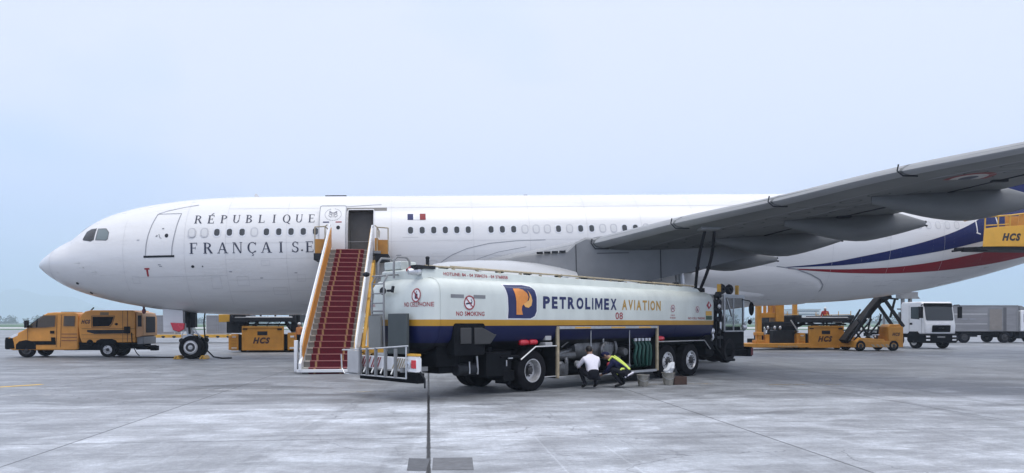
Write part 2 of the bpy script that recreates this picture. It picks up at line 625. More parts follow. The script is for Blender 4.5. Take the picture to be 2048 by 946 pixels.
    vs = N(t, 'ShaderNodeVectorMath', operation='SCALE')
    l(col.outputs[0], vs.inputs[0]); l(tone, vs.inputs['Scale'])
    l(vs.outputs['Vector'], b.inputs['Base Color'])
    l(rng(mid, 0.2, 0.8, 0.42, 0.66), b.inputs['Roughness'])
    bp = N(t, 'ShaderNodeBump')
    bp.inputs['Strength'].default_value = 0.25
    bp.inputs['Distance'].default_value = 0.01
    l(math_('ADD', fine, math_('MULTIPLY', jj, 0.6)), bp.inputs['Height'])
    l(bp.outputs['Normal'], b.inputs['Normal'])
    return m
def sheet(name, x0, x1, y0, y1, z, m):
    mb = MB()
    mb.add([(x0, y0, z), (x1, y0, z), (x1, y1, z), (x0, y1, z)], [(0, 1, 2, 3)])
    o = mb.build(name, m, smooth=0)
    o['kind'] = 'structure'
    return o
M_grass = mat('field_grass', (0.045, 0.105, 0.03), 0.9, var=0.35, scale=0.05, streak=(1, 0.3, 1))
M_strip = mat('runway_concrete', (0.42, 0.42, 0.41), 0.7, var=0.08, scale=0.05)
sheet('grass_field', -6500, 6500, -50, 6450, -0.03, M_grass)
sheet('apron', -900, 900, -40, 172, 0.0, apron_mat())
sheet('taxiway', -1500, 1500, 205, 275, -0.02, M_strip)
sheet('runway', -2500, 2500, 760, 880, -0.018, M_strip)

def strip(name, pts, w, z, m):
    """painted line on the apron through ground points"""
    mb = MB()
    for (x0, y0), (x1, y1) in zip(pts, pts[1:]):
        d = Vector((x1 - x0, y1 - y0)).normalized()
        n = Vector((-d.y, d.x)) * w / 2
        mb.add([(x0 - n.x, y0 - n.y, z), (x1 - n.x, y1 - n.y, z), (x1 + n.x, y1 + n.y, z), (x0 + n.x, y0 + n.y, z)], [(0, 1, 2, 3)])
    o = mb.build(name, m, smooth=0)
    o['kind'] = 'structure'
    return o
def worn(name, col, keep=0.5):
    m = mat(name, col, 0.7, var=0.2, scale=6)
    t = m.node_tree
    b = t.nodes['Principled BSDF']
    c = N(t, 'ShaderNodeTexCoord')
    n = N(t, 'ShaderNodeTexNoise')
    n.inputs['Scale'].default_value = 2.3
    n.inputs['Detail'].default_value = 7
    n.inputs['Roughness'].default_value = 0.75
    r = N(t, 'ShaderNodeMapRange')
    r.inputs[1].default_value = keep - 0.12
    r.inputs[2].default_value = keep + 0.12
    t.links.new(c.outputs['Object'], n.inputs['Vector'])
    t.links.new(n.outputs['Fac'], r.inputs[0])
    t.links.new(r.outputs[0], b.inputs['Alpha'])
    return m
M_yline = worn('worn_yellow_paint', (0.55, 0.36, 0.07), 0.36)
M_yfaint = worn('faded_yellow_paint', (0.42, 0.32, 0.16), 0.56)
M_wline = worn('worn_white_paint', (0.55, 0.55, 0.55), 0.48)
strip('painted_line', [(-15.5, 16.4), (-12.9, 20.3)], 0.28, 0.004, M_yline)
strip('painted_line', [(-20.0, 16.9), (-10.8, 17.3)], 0.09, 0.004, M_wline)
strip('painted_line', [(-8.2, 18.6), (-5.9, 18.7)], 0.10, 0.004, M_wline)
strip('painted_line', [(-4.6, 18.0), (-2.3, 18.3)], 0.12, 0.004, M_yfaint)
strip('painted_line', [(3.2, 20.3), (5.6, 20.5)], 0.12, 0.004, M_yfaint)
strip('painted_line', [(7.0, 20.2), (9.4, 20.3)], 0.14, 0.004, M_yfaint)
M_patch = mat('repair_asphalt', (0.125, 0.13, 0.14), 0.75, var=0.25, scale=9, bump=0.4)
def ground_quad(name, pts, z, m):
    mb = MB()
    mb.add([(x, y, z) for x, y in pts], [tuple(range(len(pts)))])
    o = mb.build(name, m, smooth=0)
    o['kind'] = 'structure'
    return o
ground_quad('repair_patch', [(-1.205, 8.48), (-0.985, 8.47), (-1.02, 9.22), (-1.29, 9.25)], 0.004, mat('repair_asphalt_dark', (0.09, 0.095, 0.105), 0.75, var=0.25, scale=9, bump=0.4))
ground_quad('repair_patch', [(-0.92, 8.50), (-0.44, 8.52), (-0.50, 9.30), (-0.99, 9.28)], 0.004, M_patch)

# ------------------------------------------------------------------ far treeline, hill, haze
M_leaf = mat('far_foliage', (0.045, 0.07, 0.035), 0.9, var=0.35, scale=0.15)
tl = MB()
for i in range(230):
    x = -1000 + 2000 * (i + rnd.random()) / 230
    y = 1000 + rnd.uniform(-40, 60)
    hh = rnd.uniform(7, 13) * (1.5 if -560 < x < -500 else 1.0) * (1.25 if x > 200 else 1)
    ww = rnd.uniform(4, 9)
    for k in range(60):
        a, e, q = rnd.uniform(0, 6.28), rnd.uniform(-1, 1), rnd.random() ** 0.4
        px = x + ww * q * math.cos(a) * math.sqrt(1 - e * e)
        py = y + ww * q * math.sin(a) * math.sqrt(1 - e * e)
        pz = hh * 0.56 + hh * 0.46 * q * e
        s = rnd.uniform(1.0, 2.4)
        v = [Vector((rnd.uniform(-1, 1), rnd.uniform(-1, 1), rnd.uniform(-1, 1))).normalized() * s for _ in range(3)]
        tl.add([(px + q_.x, py + q_.y, max(0, pz + q_.z)) for q_ in v], [(0, 1, 2)])
    tl.b(x - ww * .8, x + ww * .8, y - 2, y + 2, -0.02, hh * 0.3)
    tl.tube([(x, y, 0), (x, y, hh * .6)], [0.3, 0.15], 5)
tag(tl.build('treeline', M_leaf, smooth=0), 'hazy blue-green line of trees along the far edge of the airfield', 'trees', kind='stuff')
for (x0, x1, y0, hgt, lab) in ((322, 350, 905, 14, 'hazy pale building on the horizon, the lower of the two behind the rear cargo loader'), (352, 388, 930, 18, 'hazy pale building on the horizon, the taller of the two behind the rear cargo loader')):
    t = empty('distant_building', ((x0 + x1) / 2, y0, 0), 0, lab, 'building', 'buildings on the horizon')
    mb = MB()
    mb.b(-(x1 - x0) / 2, (x1 - x0) / 2, 0, 25, -.1, hgt)
    bw = mb.build('wall', mat('far_wall', (.5, .5, .5), .7), t)
    mb = MB()
    for z in range(3, int(hgt) - 1, 4):
        mb.b(-(x1 - x0) / 2 + 2, (x1 - x0) / 2 - 2, -.1, -.02, z, z + 1.8)
    build_each(mb, 'window', M_win, bw)
    mb = MB()
    mb.b(-(x1 - x0) / 2 - .6, (x1 - x0) / 2 + .6, -.6, 25.6, hgt, hgt + .8)
    mb.build('roof', M_lgrey, t)
hill = MB()
secs = []
for j in range(9):
    row = []
    for i in range(61):
        x = -2900 + i * 55
        f = j / 8
        env = math.exp(-((x + 2130) / 330) ** 2) * 170 + math.exp(-((x + 2650) / 250) ** 2) * 150 + math.exp(-((x + 1500) / 260) ** 2) * 60
        row.append((x * 1.85, 5700 + 700 * f, max(-1, env * math.sin(math.pi * f) ** 0.8 * 1.5 * (1 + 0.12 * math.sin(x * 0.021 + j)) - 0.5)))
    secs.append(row)
hill.loft(secs, cap=False, closed=False)
hill.build('hills', M_leaf)['kind'] = 'structure'
hz = MB()
hz.b(-6600, 6600, -55, 6500, -1.03, 330)
hm = bpy.data.materials.new('haze_air')
hm.use_nodes = True
hm.node_tree.nodes.clear()
ho = N(hm.node_tree, 'ShaderNodeOutputMaterial')
hv = N(hm.node_tree, 'ShaderNodeVolumePrincipled')
hv.inputs['Color'].default_value = (0.72, 0.86, 1.0, 1)
hv.inputs['Density'].default_value = 0.00045
hm.node_tree.links.new(hv.outputs[0], ho.inputs['Volume'])
hz_o = hz.build('haze', hm, smooth=0)
tag(hz_o, kind='stuff')

# ================================================================== AIRLINER
PH = R(1.42)
plane_m = Matrix.Translation((-21.7, 34.2, 0)) @ Matrix.Rotation(TH, 4, 'Z') @ Matrix.Rotation(-PH, 4, 'Y')
air = empty('airliner', label='white wide-body airliner with blue and red tail stripes and RÉPUBLIQUE FRANÇAISE lettering', cat='airliner')
air.matrix_world = plane_m
def pchip(pts):
    xs, ys = [p[0] for p in pts], [p[1] for p in pts]
    n = len(xs)
    dl = [(ys[i + 1] - ys[i]) / (xs[i + 1] - xs[i]) for i in range(n - 1)]
    ms = [dl[0]] + [0 if dl[i - 1] * dl[i] <= 0 else 2 * dl[i - 1] * dl[i] / (dl[i - 1] + dl[i]) for i in range(1, n - 1)] + [dl[-1]]
    def f(x):
        x = min(max(x, xs[0]), xs[-1])
        i = 0
        while i < n - 2 and x > xs[i + 1]:
            i += 1
        hx = xs[i + 1] - xs[i]
        t = (x - xs[i]) / hx
        return (2 * t**3 - 3 * t**2 + 1) * ys[i] + (t**3 - 2 * t**2 + t) * hx * ms[i] + (-2 * t**3 + 3 * t**2) * ys[i + 1] + (t**3 - t**2) * hx * ms[i + 1]
    return f
ZT = pchip([(0, 4.30), (.05, 4.42), (.18, 4.58), (.59, 4.88), (.96, 5.14), (1.32, 5.34), (1.83, 5.60), (2.05, 5.80), (2.44, 6.11), (2.8, 6.34), (3.36, 6.60), (4.09, 6.82), (4.84, 7.0), (5.58, 7.12), (6.51, 7.24), (7.62, 7.34), (9.46, 7.41), (11.5, 7.42), (36, 7.42), (44, 7.42), (48, 7.38), (52, 7.25), (56, 7.0), (58.2, 6.75)])
ZB = pchip([(0, 4.30), (.05, 4.18), (.18, 4.07), (.39, 3.88), (.83, 3.56), (1.35, 3.25), (2.16, 2.93), (2.88, 2.71), (3.61, 2.52), (4.53, 2.32), (5.82, 2.10), (7.31, 1.94), (9.5, 1.82), (11.6, 1.78), (36, 1.78), (38.2, 1.80), (40.8, 1.96), (43.3, 2.28), (45.3, 2.64), (49.6, 3.66), (53, 4.7), (56, 5.7), (58.2, 6.35)])
RY = pchip([(0, 0.02), (.05, .22), (.18, .44), (.4, .72), (1, 1.2), (2, 1.72), (3, 2.1), (4, 2.37), (5, 2.56), (6, 2.68), (7, 2.76), (8.5, 2.82), (36, 2.82), (40, 2.74), (44, 2.45), (48, 1.92), (52, 1.3), (56, .7), (58.2, .25)])
ZC = pchip([(0, 4.30), (2, 4.36), (5, 4.5), (8, 4.60), (36, 4.60), (42, 4.75), (46, 5.0), (50, 5.5), (54, 5.95), (58.2, 6.55)])
def fus_y(s, z):
    zc = ZC(s)
    q = (z - zc) / (ZT(s) - zc) if z >= zc else (zc - z) / (zc - ZB(s))
    return RY(s) * math.sqrt(max(0, 1 - q * q))
def on_fus(s, z, off=0.0):
    """point on the port (camera) side; z is local height"""
    y = fus_y(s, z)
    zc = ZC(s)
    n = Vector((0, -y, (z - zc))).normalized()
    return (s, -y + n.y * off, z + n.z * off)
OF = 0.006
fmap = lambda s, v, off=0: on_fus(s, 4.60 + v, OF + off)
fb = MB()
stations = [0, .04, .1, .18, .3, .45, .65, .9, 1.15, 1.4, 1.65, 1.85, 2.05, 2.25, 2.45, 2.65, 2.9, 3.2, 3.6, 4, 4.5, 5, 5.6, 6.3, 7, 7.8, 8.6, 9.5, 11, 13, 16, 20, 24, 28, 32, 35, 36.5, 38, 39.5, 41, 42.5, 44, 45.5, 47, 48.5, 50, 52, 54, 56, 57.3, 58.2]
secs = []
NS = 72
for s in stations:
    zc, zt, zb, ry = ZC(s), ZT(s), ZB(s), RY(s)
    if s == 0:
        zt, zb = zc + .02, zc - .02
    secs.append([(s, ry * math.cos(2 * math.pi * k / NS), zc + ((zt - zc) if math.sin(2 * math.pi * k / NS) >= 0 else (zc - zb)) * math.sin(2 * math.pi * k / NS)) for k in range(NS)])
fb.loft(secs)
M_interior = mat('cabin_interior', (0.17, 0.16, 0.145), 0.7, var=0.15, scale=1.5)
fus = fb.build('fuselage', [M_white, M_interior], air, smooth=50)
# carve the open forward cabin doorway out of the hull
ct = MB()
ct.b(14.27, 15.40, -3.4, -1.5, 4.54, 6.46)
cut = ct.build('doorway_cut', [M_white, M_interior], air, bevel=0)
bo = fus.modifiers.new('doorway', 'BOOLEAN')
bo.operation = 'DIFFERENCE'
bo.solver = 'EXACT'
bo.object = cut
dg = bpy.context.evaluated_depsgraph_get()
dg.update()
nm = bpy.data.meshes.new_from_object(fus.evaluated_get(dg))
old = fus.data
fus.modifiers.clear()
fus.data = nm
nm.name = 'fuselage'
bpy.data.meshes.remove(old)
bpy.data.objects.remove(cut)
while len(nm.materials) < 2:
    nm.materials.append(M_interior)
nm.materials[0] = M_white
nm.materials[1] = M_interior
for p in nm.polygons:
    c = p.center
    p.material_index = 1 if (14.2 < c.x < 15.5 and 4.5 < c.z < 6.5 and -2.6 < c.y < -1.0) else 0
    if 14.2 < c.x < 15.5 and 4.5 < c.z < 6.5 and c.y < -1 and abs(p.normal.y) < 0.05:
        p.material_index = 1

nm.set_sharp_from_angle(angle=R(35))
def line2d(pts, w):
    return [stroke2d(*a, *b, w) for a, b in zip(pts, pts[1:])]
def fdecal(name, parts, mats, parent=fus, step=(0.4, 0.1), lift=0.0012):
    return decal(name, parts, fmap, mats, parent, step, lift)
# radome and frame seams
def vring(s, v0, v1, w):
    n = 24
    return [[(s - w / 2, v0 + (v1 - v0) * i / n), (s + w / 2, v0 + (v1 - v0) * i / n), (s + w / 2, v0 + (v1 - v0) * (i + 1) / n), (s - w / 2, v0 + (v1 - v0) * (i + 1) / n)] for i in range(n)]
seams = vring(0.95, -1.0, 0.5, 0.018)
for s in (4.6, 7.25, 9.0, 11.6, 16.2, 19.9, 22.5, 25.2, 27.8, 30.4, 33.9, 37.2, 40.2, 43.2):
    seams += vring(s, -2.3 if s > 7 else -1.6, 2.6 if s > 7 else 1.5, 0.010)
seams += line2d([(9.0, -1.25), (34, -1.25)], 0.012) + line2d([(5.0, -1.05), (9.0, -1.05)], 0.012) + line2d([(16.7, 0.52), (17.4, 0.52)], 0.02)
for v in (1.98, .35, -.35, -1.75):
    seams += line2d([(9.0 + .9 * k, v) for k in range(28)], .009)
fdecal('panel_seam', [(*polys(*seams), 0)], [mat('seam_skin', (.50, .50, .50), .6)], lift=0)
plq = []
for s, v, w_, h_ in ((9.4, -1.5, .5, .4), (10.9, -1.9, .6, .3), (12.0, -1.35, .35, .28), (16.6, -1.2, .4, .3), (17.9, -.75, .3, .22), (18.3, -1.7, .5, .35), (8.3, -1.6, .4, .5), (4.9, -1.3, .3, .3), (38.6, -1.9, .5, .3), (40.0, .2, .25, .2)):
    plq += line2d([(s, v), (s + w_, v), (s + w_, v + h_), (s, v + h_), (s, v)], .011)
fdecal('access_hatch', [(*polys(*plq), 0)], [mat('seam_skin', (.50, .50, .50), .6)], lift=0)
plq = []
for s, v in ((6.1, -.55), (6.15, -.62), (9.1, -.9), (13.0, -.5), (13.1, -.58), (16.4, -.3), (16.5, -.3), (5.2, .55), (15.8, .2), (10.4, -1.2), (11.9, -1.0)):
    plq.append(bx2(s, s + .12, v, v + .035))
fdecal('placard', [(*polys(*plq), 0)], [M_line], lift=0)
mb = MB()
for s, z in ((2.55, 4.25), (2.75, 4.05), (3.3, 3.85)):
    p = Vector(on_fus(s, z, .0)); q = Vector(on_fus(s, z, .09))
    mb.tube([p, q, q + Vector((-.16, 0, 0))], .013, 6)
build_each(mb, 'air_data_probe', M_steel, fus)

# serif capitals drawn stroke by stroke
def arc(cx, cy, rx, ry, a0, a1, thick, thin, n=14):
    q = []
    for i in range(n):
        a, b = R(a0 + (a1 - a0) * i / n), R(a0 + (a1 - a0) * (i + 1) / n)
        q.append([(cx + rx * math.cos(a), cy + ry * math.sin(a)), (cx + rx * math.cos(b), cy + ry * math.sin(b)),
                  (cx + (rx - thick) * math.cos(b), cy + (ry - thin) * math.sin(b)), (cx + (rx - thick) * math.cos(a), cy + (ry - thin) * math.sin(a))])
    return q
SF = 0.055
def stem(x, w=0.17, y0=0, y1=1, lo=True, hi=True, ext=0.08):
    q = [bx2(x, x + w, y0, y1)]
    if lo: q.append(bx2(x - ext, x + w + ext, y0, y0 + SF))
    if hi: q.append(bx2(x - ext, x + w + ext, y1 - SF, y1))
    return q
def glyph(c):
    if c == 'I': return stem(.1), .37
    if c in 'EÉ':
        q = stem(.1) + [bx2(.1, .68, .94, 1), bx2(.1, .72, 0, .06), bx2(.25, .55, .49, .55), bx2(.63, .68, .78, 1), bx2(.67, .72, 0, .24), bx2(.51, .55, .4, .64)]
        if c == 'É': q.append(stroke2d(.34, 1.08, .58, 1.24, .1))
        return q, .76
    if c == 'F': return stem(.1) + [bx2(.1, .68, .94, 1), bx2(.25, .55, .49, .55), bx2(.63, .68, .76, 1), bx2(.51, .55, .4, .64)], .72
    if c == 'L': return stem(.1) + [bx2(.1, .7, 0, .06), bx2(.65, .7, 0, .26)], .74
    if c == 'P': return stem(.1) + arc(.27, .74, .43, .26, -90, 90, .16, .06), .72
    if c == 'R': return stem(.1) + arc(.27, .74, .43, .26, -90, 90, .16, .06) + [[(.36, .5), (.54, .5), (.86, .0), (.66, .0)]], .88
    if c == 'B': return stem(.1) + arc(.27, .755, .38, .245, -90, 90, .16, .06) + arc(.27, .27, .45, .27, -90, 90, .17, .06), .76
    if c == 'U': return stem(.1, .16, .32, 1, lo=False) + stem(.68, .07, .32, 1, lo=False) + arc(.425, .34, .325, .34, 180, 360, .14, .07), .86
    if c == 'Q': return arc(.45, .5, .43, .51, 0, 360, .17, .06, 26) + [[(.42, .1), (.58, .1), (.92, -.2), (.74, -.2)]], .92
    if c == 'A': return [[(.40, 1), (.47, .94), (.13, 0), (.06, 0)], [(.38, 1), (.52, 1), (.86, 0), (.66, 0)], bx2(.2, .66, .32, .38), bx2(-.02, .22, 0, SF), bx2(.56, .96, 0, SF)], .94
    if c == 'N': return stem(.1, .07) + stem(.74, .07, lo=False) + [[(.08, 1), (.28, 1), (.81, 0), (.68, 0)]], .92
    if c in 'CÇ':
        q = arc(.45, .5, .43, .51, 42, 318, .17, .06, 22) + [bx2(.72, .78, .7, .98), bx2(.74, .78, .05, .24)]
        if c == 'Ç': q += [bx2(.42, .5, -.12, 0)] + arc(.45, -.17, .13, .1, -120, 80, .06, .05, 8)
        return q, .84
    if c == 'S': return arc(.34, .745, .27, .265, 25, 270, .13, .08) + arc(.34, .265, .30, .275, 90, -155, .14, .08) + [bx2(.55, .6, .7, .98), bx2(.04, .09, .04, .32)], .68
def serif_line(txt, s0, s1, v0, v1):
    h = v1 - v0
    pitch = (s1 - s0 - 0.8 * h) / (len(txt) - 1)
    pl = []
    for i, ch in enumerate(txt):
        g, w = glyph(ch)
        x0 = s0 + i * pitch + 0.4 * h - w * h * 0.5
        pl += [[(x0 + x * h, v0 + y * h) for x, y in p] for p in g]
    return polys(*pl)
fdecal('lettering', [(*serif_line('RÉPUBLIQUE', 7.62, 12.82, 1.27, 1.66), 0)], [M_ink], step=(0.4, 0.08), lift=0.0006)
fdecal('lettering', [(*serif_line('FRANÇAISE', 7.46, 12.80, -0.09, 0.39), 0)], [M_ink], step=(0.4, 0.08), lift=0.0006)
# tricolour beside the door
fdecal('flag', [(*polys(bx2(16.93, 17.19, 1.34, 1.64)), 0), (*polys(bx2(17.19, 17.49, 1.34, 1.64)), 1), (*polys(bx2(17.49, 17.75, 1.34, 1.64)), 2)], [M_navy, M_mwhite, M_red])
# T mark, static ports, small hatches, gutters
fdecal('marking', [(*polys(bx2(5.50, 5.72, -.73, -.66), bx2(5.57, 5.65, -1.02, -.73)), 0)], [M_mred])
fdecal('static_port', [(*polys(disc2d(7.58, -.64, .07, .06), disc2d(8.0, -.64, .03, .03), disc2d(12.28, .0, .04, .035)), 0)], [M_dark])
fdecal('hatch_outline', [(*polys(*line2d([(10.5, -.65), (10.85, -.65), (10.85, -.42), (10.5, -.42), (10.5, -.65)], .016)), 0)], [M_faint])
fdecal('static_port', [(*polys(disc2d(2.2, -1.2, .08, .05), disc2d(2.6, -1.62, .07, .05)), 0)], [M_dark])
def gutter(pts):
    g = MB()
    g.tube([on_fus(s, 4.6 + v, 0.008) for s, v in pts], 0.014, 6)
    g.build('rain_gutter', M_faint, fus)
gutter([(5.95, 1.80), (6.3, 1.93), (6.9, 2.08), (7.6, 2.22)])
gutter([(13.95, 2.03), (14.6, 2.08), (15.3, 2.13), (15.75, 2.15)])

# cabin windows
def window_mesh(name, pane, rimm, shut):
    pl = rrect(-.115, .115, -.16, .16, .10)
    outer = rrect(-.165, .165, -.215, .215, .14)
    n = len(pl)
    vs = outer + pl
    fs = [(i, (i + 1) % n, n + (i + 1) % n, n + i) for i in range(n)]
    s0 = 20.0
    f2 = lambda x, z, off=0: tuple(Vector(on_fus(s0 + x, 4.6 + .845 + z, OF + off)) - Vector((s0, 0, 0)))
    o = decal(name, [(vs, fs, 0), (pl, [tuple(range(n))], 1)], f2, [rimm, pane], fus, (None, 0.08), 0.0)
    return o
M_frame = mat('window_frame', (0.62, 0.63, 0.65), 0.4)
M_frame2 = mat('window_frame_shut', (0.47, 0.47, 0.48), 0.45)
M_shade = mat('window_shade', (0.60, 0.60, 0.59), 0.4, var=0.03)
M_pane = mat('cabin_window_pane', (0.03, 0.038, 0.045), 0.12, var=0.3, scale=2.0)
w_open = window_mesh('cabin_window', M_pane, M_frame, False)
w_shut = window_mesh('cabin_window', M_shade, M_frame2, True)
dark = [8.63, 9.16, 9.70, 10.74, 11.27, 11.80, 12.33, 12.86] + [17.06 + .5215 * k for k in (0, 1, 2, 3, 4, 5, 7, 8, 9, 13, 15, 16, 19, 20)]
shut = [7.57, 8.10, 10.22] + [17.06 + .5215 * k for k in (10, 11, 12, 14, 17, 18)] + [28.0 + .5215 * k for k in range(12)] + [36.0 + .53 * k for k in range(16)]
for i, s in enumerate(dark):
    o = w_open if i == 0 else w_open.copy()
    if i: COL.objects.link(o)
    o.location.x = s
def shut_window(s):
    z = 4.6 + .845
    pl, ou = rrect(-.115, .115, -.16, .16, .10), rrect(-.145, .145, -.195, .195, .125)
    n = len(pl)
    decal('cabin_window', [(ou + pl, [(i, (i + 1) % n, n + (i + 1) % n, n + i) for i in range(n)], 0), (pl, [tuple(range(n))], 1)], lambda x, zz, off=0: on_fus(s + x, z + zz, OF + off), [M_frame2, M_shade], fus, (None, 0.08), 0.0)
w_shut.location.x = shut[0]
for s in shut[1:]:
    if s < 34:
        o = w_shut.copy()
        COL.objects.link(o)
        o.location.x = s
    elif s < 44.5:
        shut_window(s)

# cockpit glazing (outline in station, height)
M_ckframe = mat('cockpit_frame', (0.05, 0.052, 0.055), 0.4)
M_ckglass = glass('cockpit_glass', (0.012, 0.014, 0.016), 1.0)
M_ckside = glass('cockpit_side_glass', (0.13, 0.165, 0.17), 1.0)
def nose_pt(s, z, off=0):
    return on_fus(s, z, OF + off)
def pane(pts, m, shrink=0.0):
    cx = sum(p[0] for p in pts) / len(pts)
    cy = sum(p[1] for p in pts) / len(pts)
    inner = [(cx + (x - cx) * 0.9, cy + (y - cy) * 0.9) for x, y in pts]
    n = len(pts)
    fr = [(i, (i + 1) % n, n + (i + 1) % n, n + i) for i in range(n)]
    for sgn in (1, -1):
        fn = lambda s, z, off=0: (lambda p: (p[0], p[1] * sgn, p[2]))(nose_pt(s, z, off))
        decal('cockpit_window', [(list(pts) + inner, fr, 0), (inner, [tuple(range(n))], 1)], fn, [M_ckframe, m], fus, (0.08, 0.08), 0.0)
pane([(2.62, 5.31), (2.71, 5.68), (2.91, 5.80), (3.21, 5.81), (3.21, 5.26), (3.06, 5.19), (2.68, 5.26)], M_ckglass)
pane([(3.28, 5.79), (3.69, 5.78), (3.88, 5.58), (3.88, 5.27), (3.80, 5.20), (3.28, 5.24)], M_ckside)
# windscreen panes across the top of the nose
def top_pt(s, y, off=0):
    zc, zt, ry = ZC(s), ZT(s), RY(s)
    q = math.sqrt(max(0, 1 - (y / ry) ** 2))
    n = Vector((-0.6, y / ry ** 2, 0.8 * q)).normalized()
    return (s + n.x * (OF + off), y + n.y * (OF + off), zc + (zt - zc) * q + n.z * (OF + off))
for sg in (1, -1):
    decal('cockpit_window', [([(1.98, .05 * sg), (2.47, .05 * sg), (2.58, .74 * sg), (2.2, .95 * sg)], [(0, 1, 2, 3)], 0)], top_pt, [M_ckglass], fus, (0.08, 0.1), 0)

# closed forward door: outline, sill, porthole, handle marks
amap = lambda s, z, off=0: on_fus(s, z, OF + off)
def adecal(name, parts, mats, parent=fus, step=(0.4, 0.1), lift=0.0012):
    return decal(name, parts, amap, mats, parent, step, lift)
d1l = [(5.92, 6.38), (5.78, 5.87), (5.68, 5.37), (5.62, 4.93), (5.59, 4.46)]
d1r = [(6.97, 6.38), (6.88, 5.8), (6.80, 5.22), (6.74, 4.78), (6.72, 4.46)]
fd = adecal('door', [(*polys(*(line2d(d1l, .04) + line2d(d1r, .04) + line2d([d1l[0], d1r[0]], .03))), 0), (*polys([(5.51, 4.38), (6.83, 4.38), (6.83, 4.47), (5.51, 4.47)]), 1)], [M_line, M_dark])
adecal('door_window', [(*polys(disc2d(6.48, 5.34, .08, .09)), 0)], [M_dark], fus)
adecal('door_handle', [(*polys(stroke2d(6.14, 5.42, 6.2, 5.25, .03), stroke2d(6.2, 5.25, 6.27, 5.22, .03), stroke2d(6.02, 5.3, 6.09, 5.36, .06), disc2d(6.3, 5.66, .05, .03)), 0)], [M_grey], fus)

# open door panel parked forward of the doorway, with crest
def panel_pt(s, z, off=0):
    return on_fus(s, z, 0.17 + off)
mb = MB()
rows_o, n = [], 18
o_, i_ = [], []
for k in range(n + 1):
    z = 4.56 + (6.56 - 4.56) * k / n
    e = 0.06 if k in (0, n) else 0
    o_.append([panel_pt(13.02 + e, z), panel_pt(14.21 - e, z)])
    i_.append([panel_pt(14.21 - e, z, -.1), panel_pt(13.02 + e, z, -.1)])
mb.loft([a + b for a, b in zip(o_, i_)])
pdoor = mb.build('door', M_white, air, bevel=0.01)
pmap = lambda s, z, off=0: on_fus(s, z, 0.178 + off)
def pdecal(name, parts, mats):
    return decal(name, parts, pmap, mats, pdoor, (0.4, 0.1), 0.0012)
edge = [(13.04, 4.6), (13.04, 6.5), (13.1, 6.54), (14.13, 6.54), (14.19, 6.5), (14.19, 4.6)]
pdecal('door_edge', [(*polys(*line2d(edge, .028)), 0)], [M_line])
cxe, cze = 13.63, 6.12
crest = []
for k in range(30):
    a = 2 * math.pi * k / 30
    if abs(a - math.pi / 2) < .12: continue
    crest.append(stroke2d(cxe + .36 * math.cos(a), cze + .27 * math.sin(a), cxe + .36 * math.cos(a + .13), cze + .27 * math.sin(a + .13), .022))
for dx_ in (-.08, 0, .08):
    crest.append(stroke2d(cxe + dx_, cze - .13, cxe + dx_ * .6, cze + .1, .025))
for sgn in (-1, 1):
    crest += [stroke2d(cxe + sgn * .03, cze + .06, cxe + sgn * .17, cze + .15, .05), stroke2d(cxe + sgn * .05, cze + .0, cxe + sgn * .19, cze + .03, .035), stroke2d(cxe + sgn * .1, cze - .13, cxe + sgn * .2, cze - .04, .03), disc2d(cxe + sgn * .14, cze + .09, .035, .03, 8)]
pdecal('crest', [(*polys(*crest), 0)], [mat('crest_grey', (0.22, 0.22, 0.24), 0.5)])
pdecal('tricolour_bar', [(*polys(bx2(13.2, 13.47, 5.75, 5.80)), 0)], [M_navy])
pdecal('tricolour_bar', [(*polys(bx2(13.75, 14.02, 5.75, 5.80)), 0)], [M_mred])
pdecal('door_window', [(*polys(disc2d(13.87, 5.53, .085, .085)), 0)], [M_dark])
# doorway surround
adecal('doorway_frame', [(*polys(*line2d([(14.25, 4.56), (14.25, 6.44), (14.3, 6.49), (15.37, 6.49), (15.42, 6.44), (15.42, 4.56)], .045)), 0)], [M_faint])
# small antennas on the crown
mb = MB()
mb.prism([(9.65, 7.38), (9.95, 7.38), (9.78, 7.60), (9.70, 7.60)], 'y', -.015, .015)
mb.build('antenna', M_white, fus)
mb = MB()
mb.b(13.0, 14.0, -.25, .25, 7.40, 7.47)
mb.b(22.6, 22.8, -.03, .03, 7.4, 7.48)
mb.build('antenna', M_dark, fus, bevel=.02)
# lamp under the nose
mb = MB()
mb.cyl((4.55, -.1, 2.35), (4.55, -.1, 2.2), .05); mb.ell((4.55, -.1, 2.12), (.09, .09, .13))
mb.build('nose_lamp', mat('lamp_dark_red', (.12, .015, .02), .4), air)

# sweeping tail stripes
def band(top, bot, m, name):
    ft, fbm = pchip(top), pchip(bot)
    s0, s1 = max(top[0][0], bot[0][0]), min(top[-1][0], bot[-1][0])
    q = []
    n = 70
    for i in range(n):
        a, b_ = s0 + (s1 - s0) * i / n, s0 + (s1 - s0) * (i + 1) / n
        lo0, lo1, h0, h1 = fbm(a), fbm(b_), ft(a), ft(b_)
        k = max(1, int((h0 - lo0) / .16))
        for j in range(k):
            q.append([(a, lo0 + (h0 - lo0) * j / k), (b_, lo1 + (h1 - lo1) * j / k), (b_, lo1 + (h1 - lo1) * (j + 1) / k), (a, lo0 + (h0 - lo0) * (j + 1) / k)])
    return decal(name, [(*polys(*q), 0)], lambda s, v, off=0: on_fus(s, min(4.6 + v, ZT(s) - .002), OF), [m], fus, None, 0)
band([(34.9, -1.10), (36.77, -.96), (38.70, -.66), (40.68, -.29), (42.78, .21), (44.29, .70), (45.41, 1.20), (46.64, 1.89), (47.6, 2.45), (48.2, 2.72), (55.5, 2.4)],
     [(34.9, -1.125), (37.44, -1.07), (39.41, -.92), (41.44, -.66), (43.19, -.40), (45.09, -.02), (47.94, .57), (50, 1.1), (55.5, 2.2)], M_navy, 'blue_stripe')
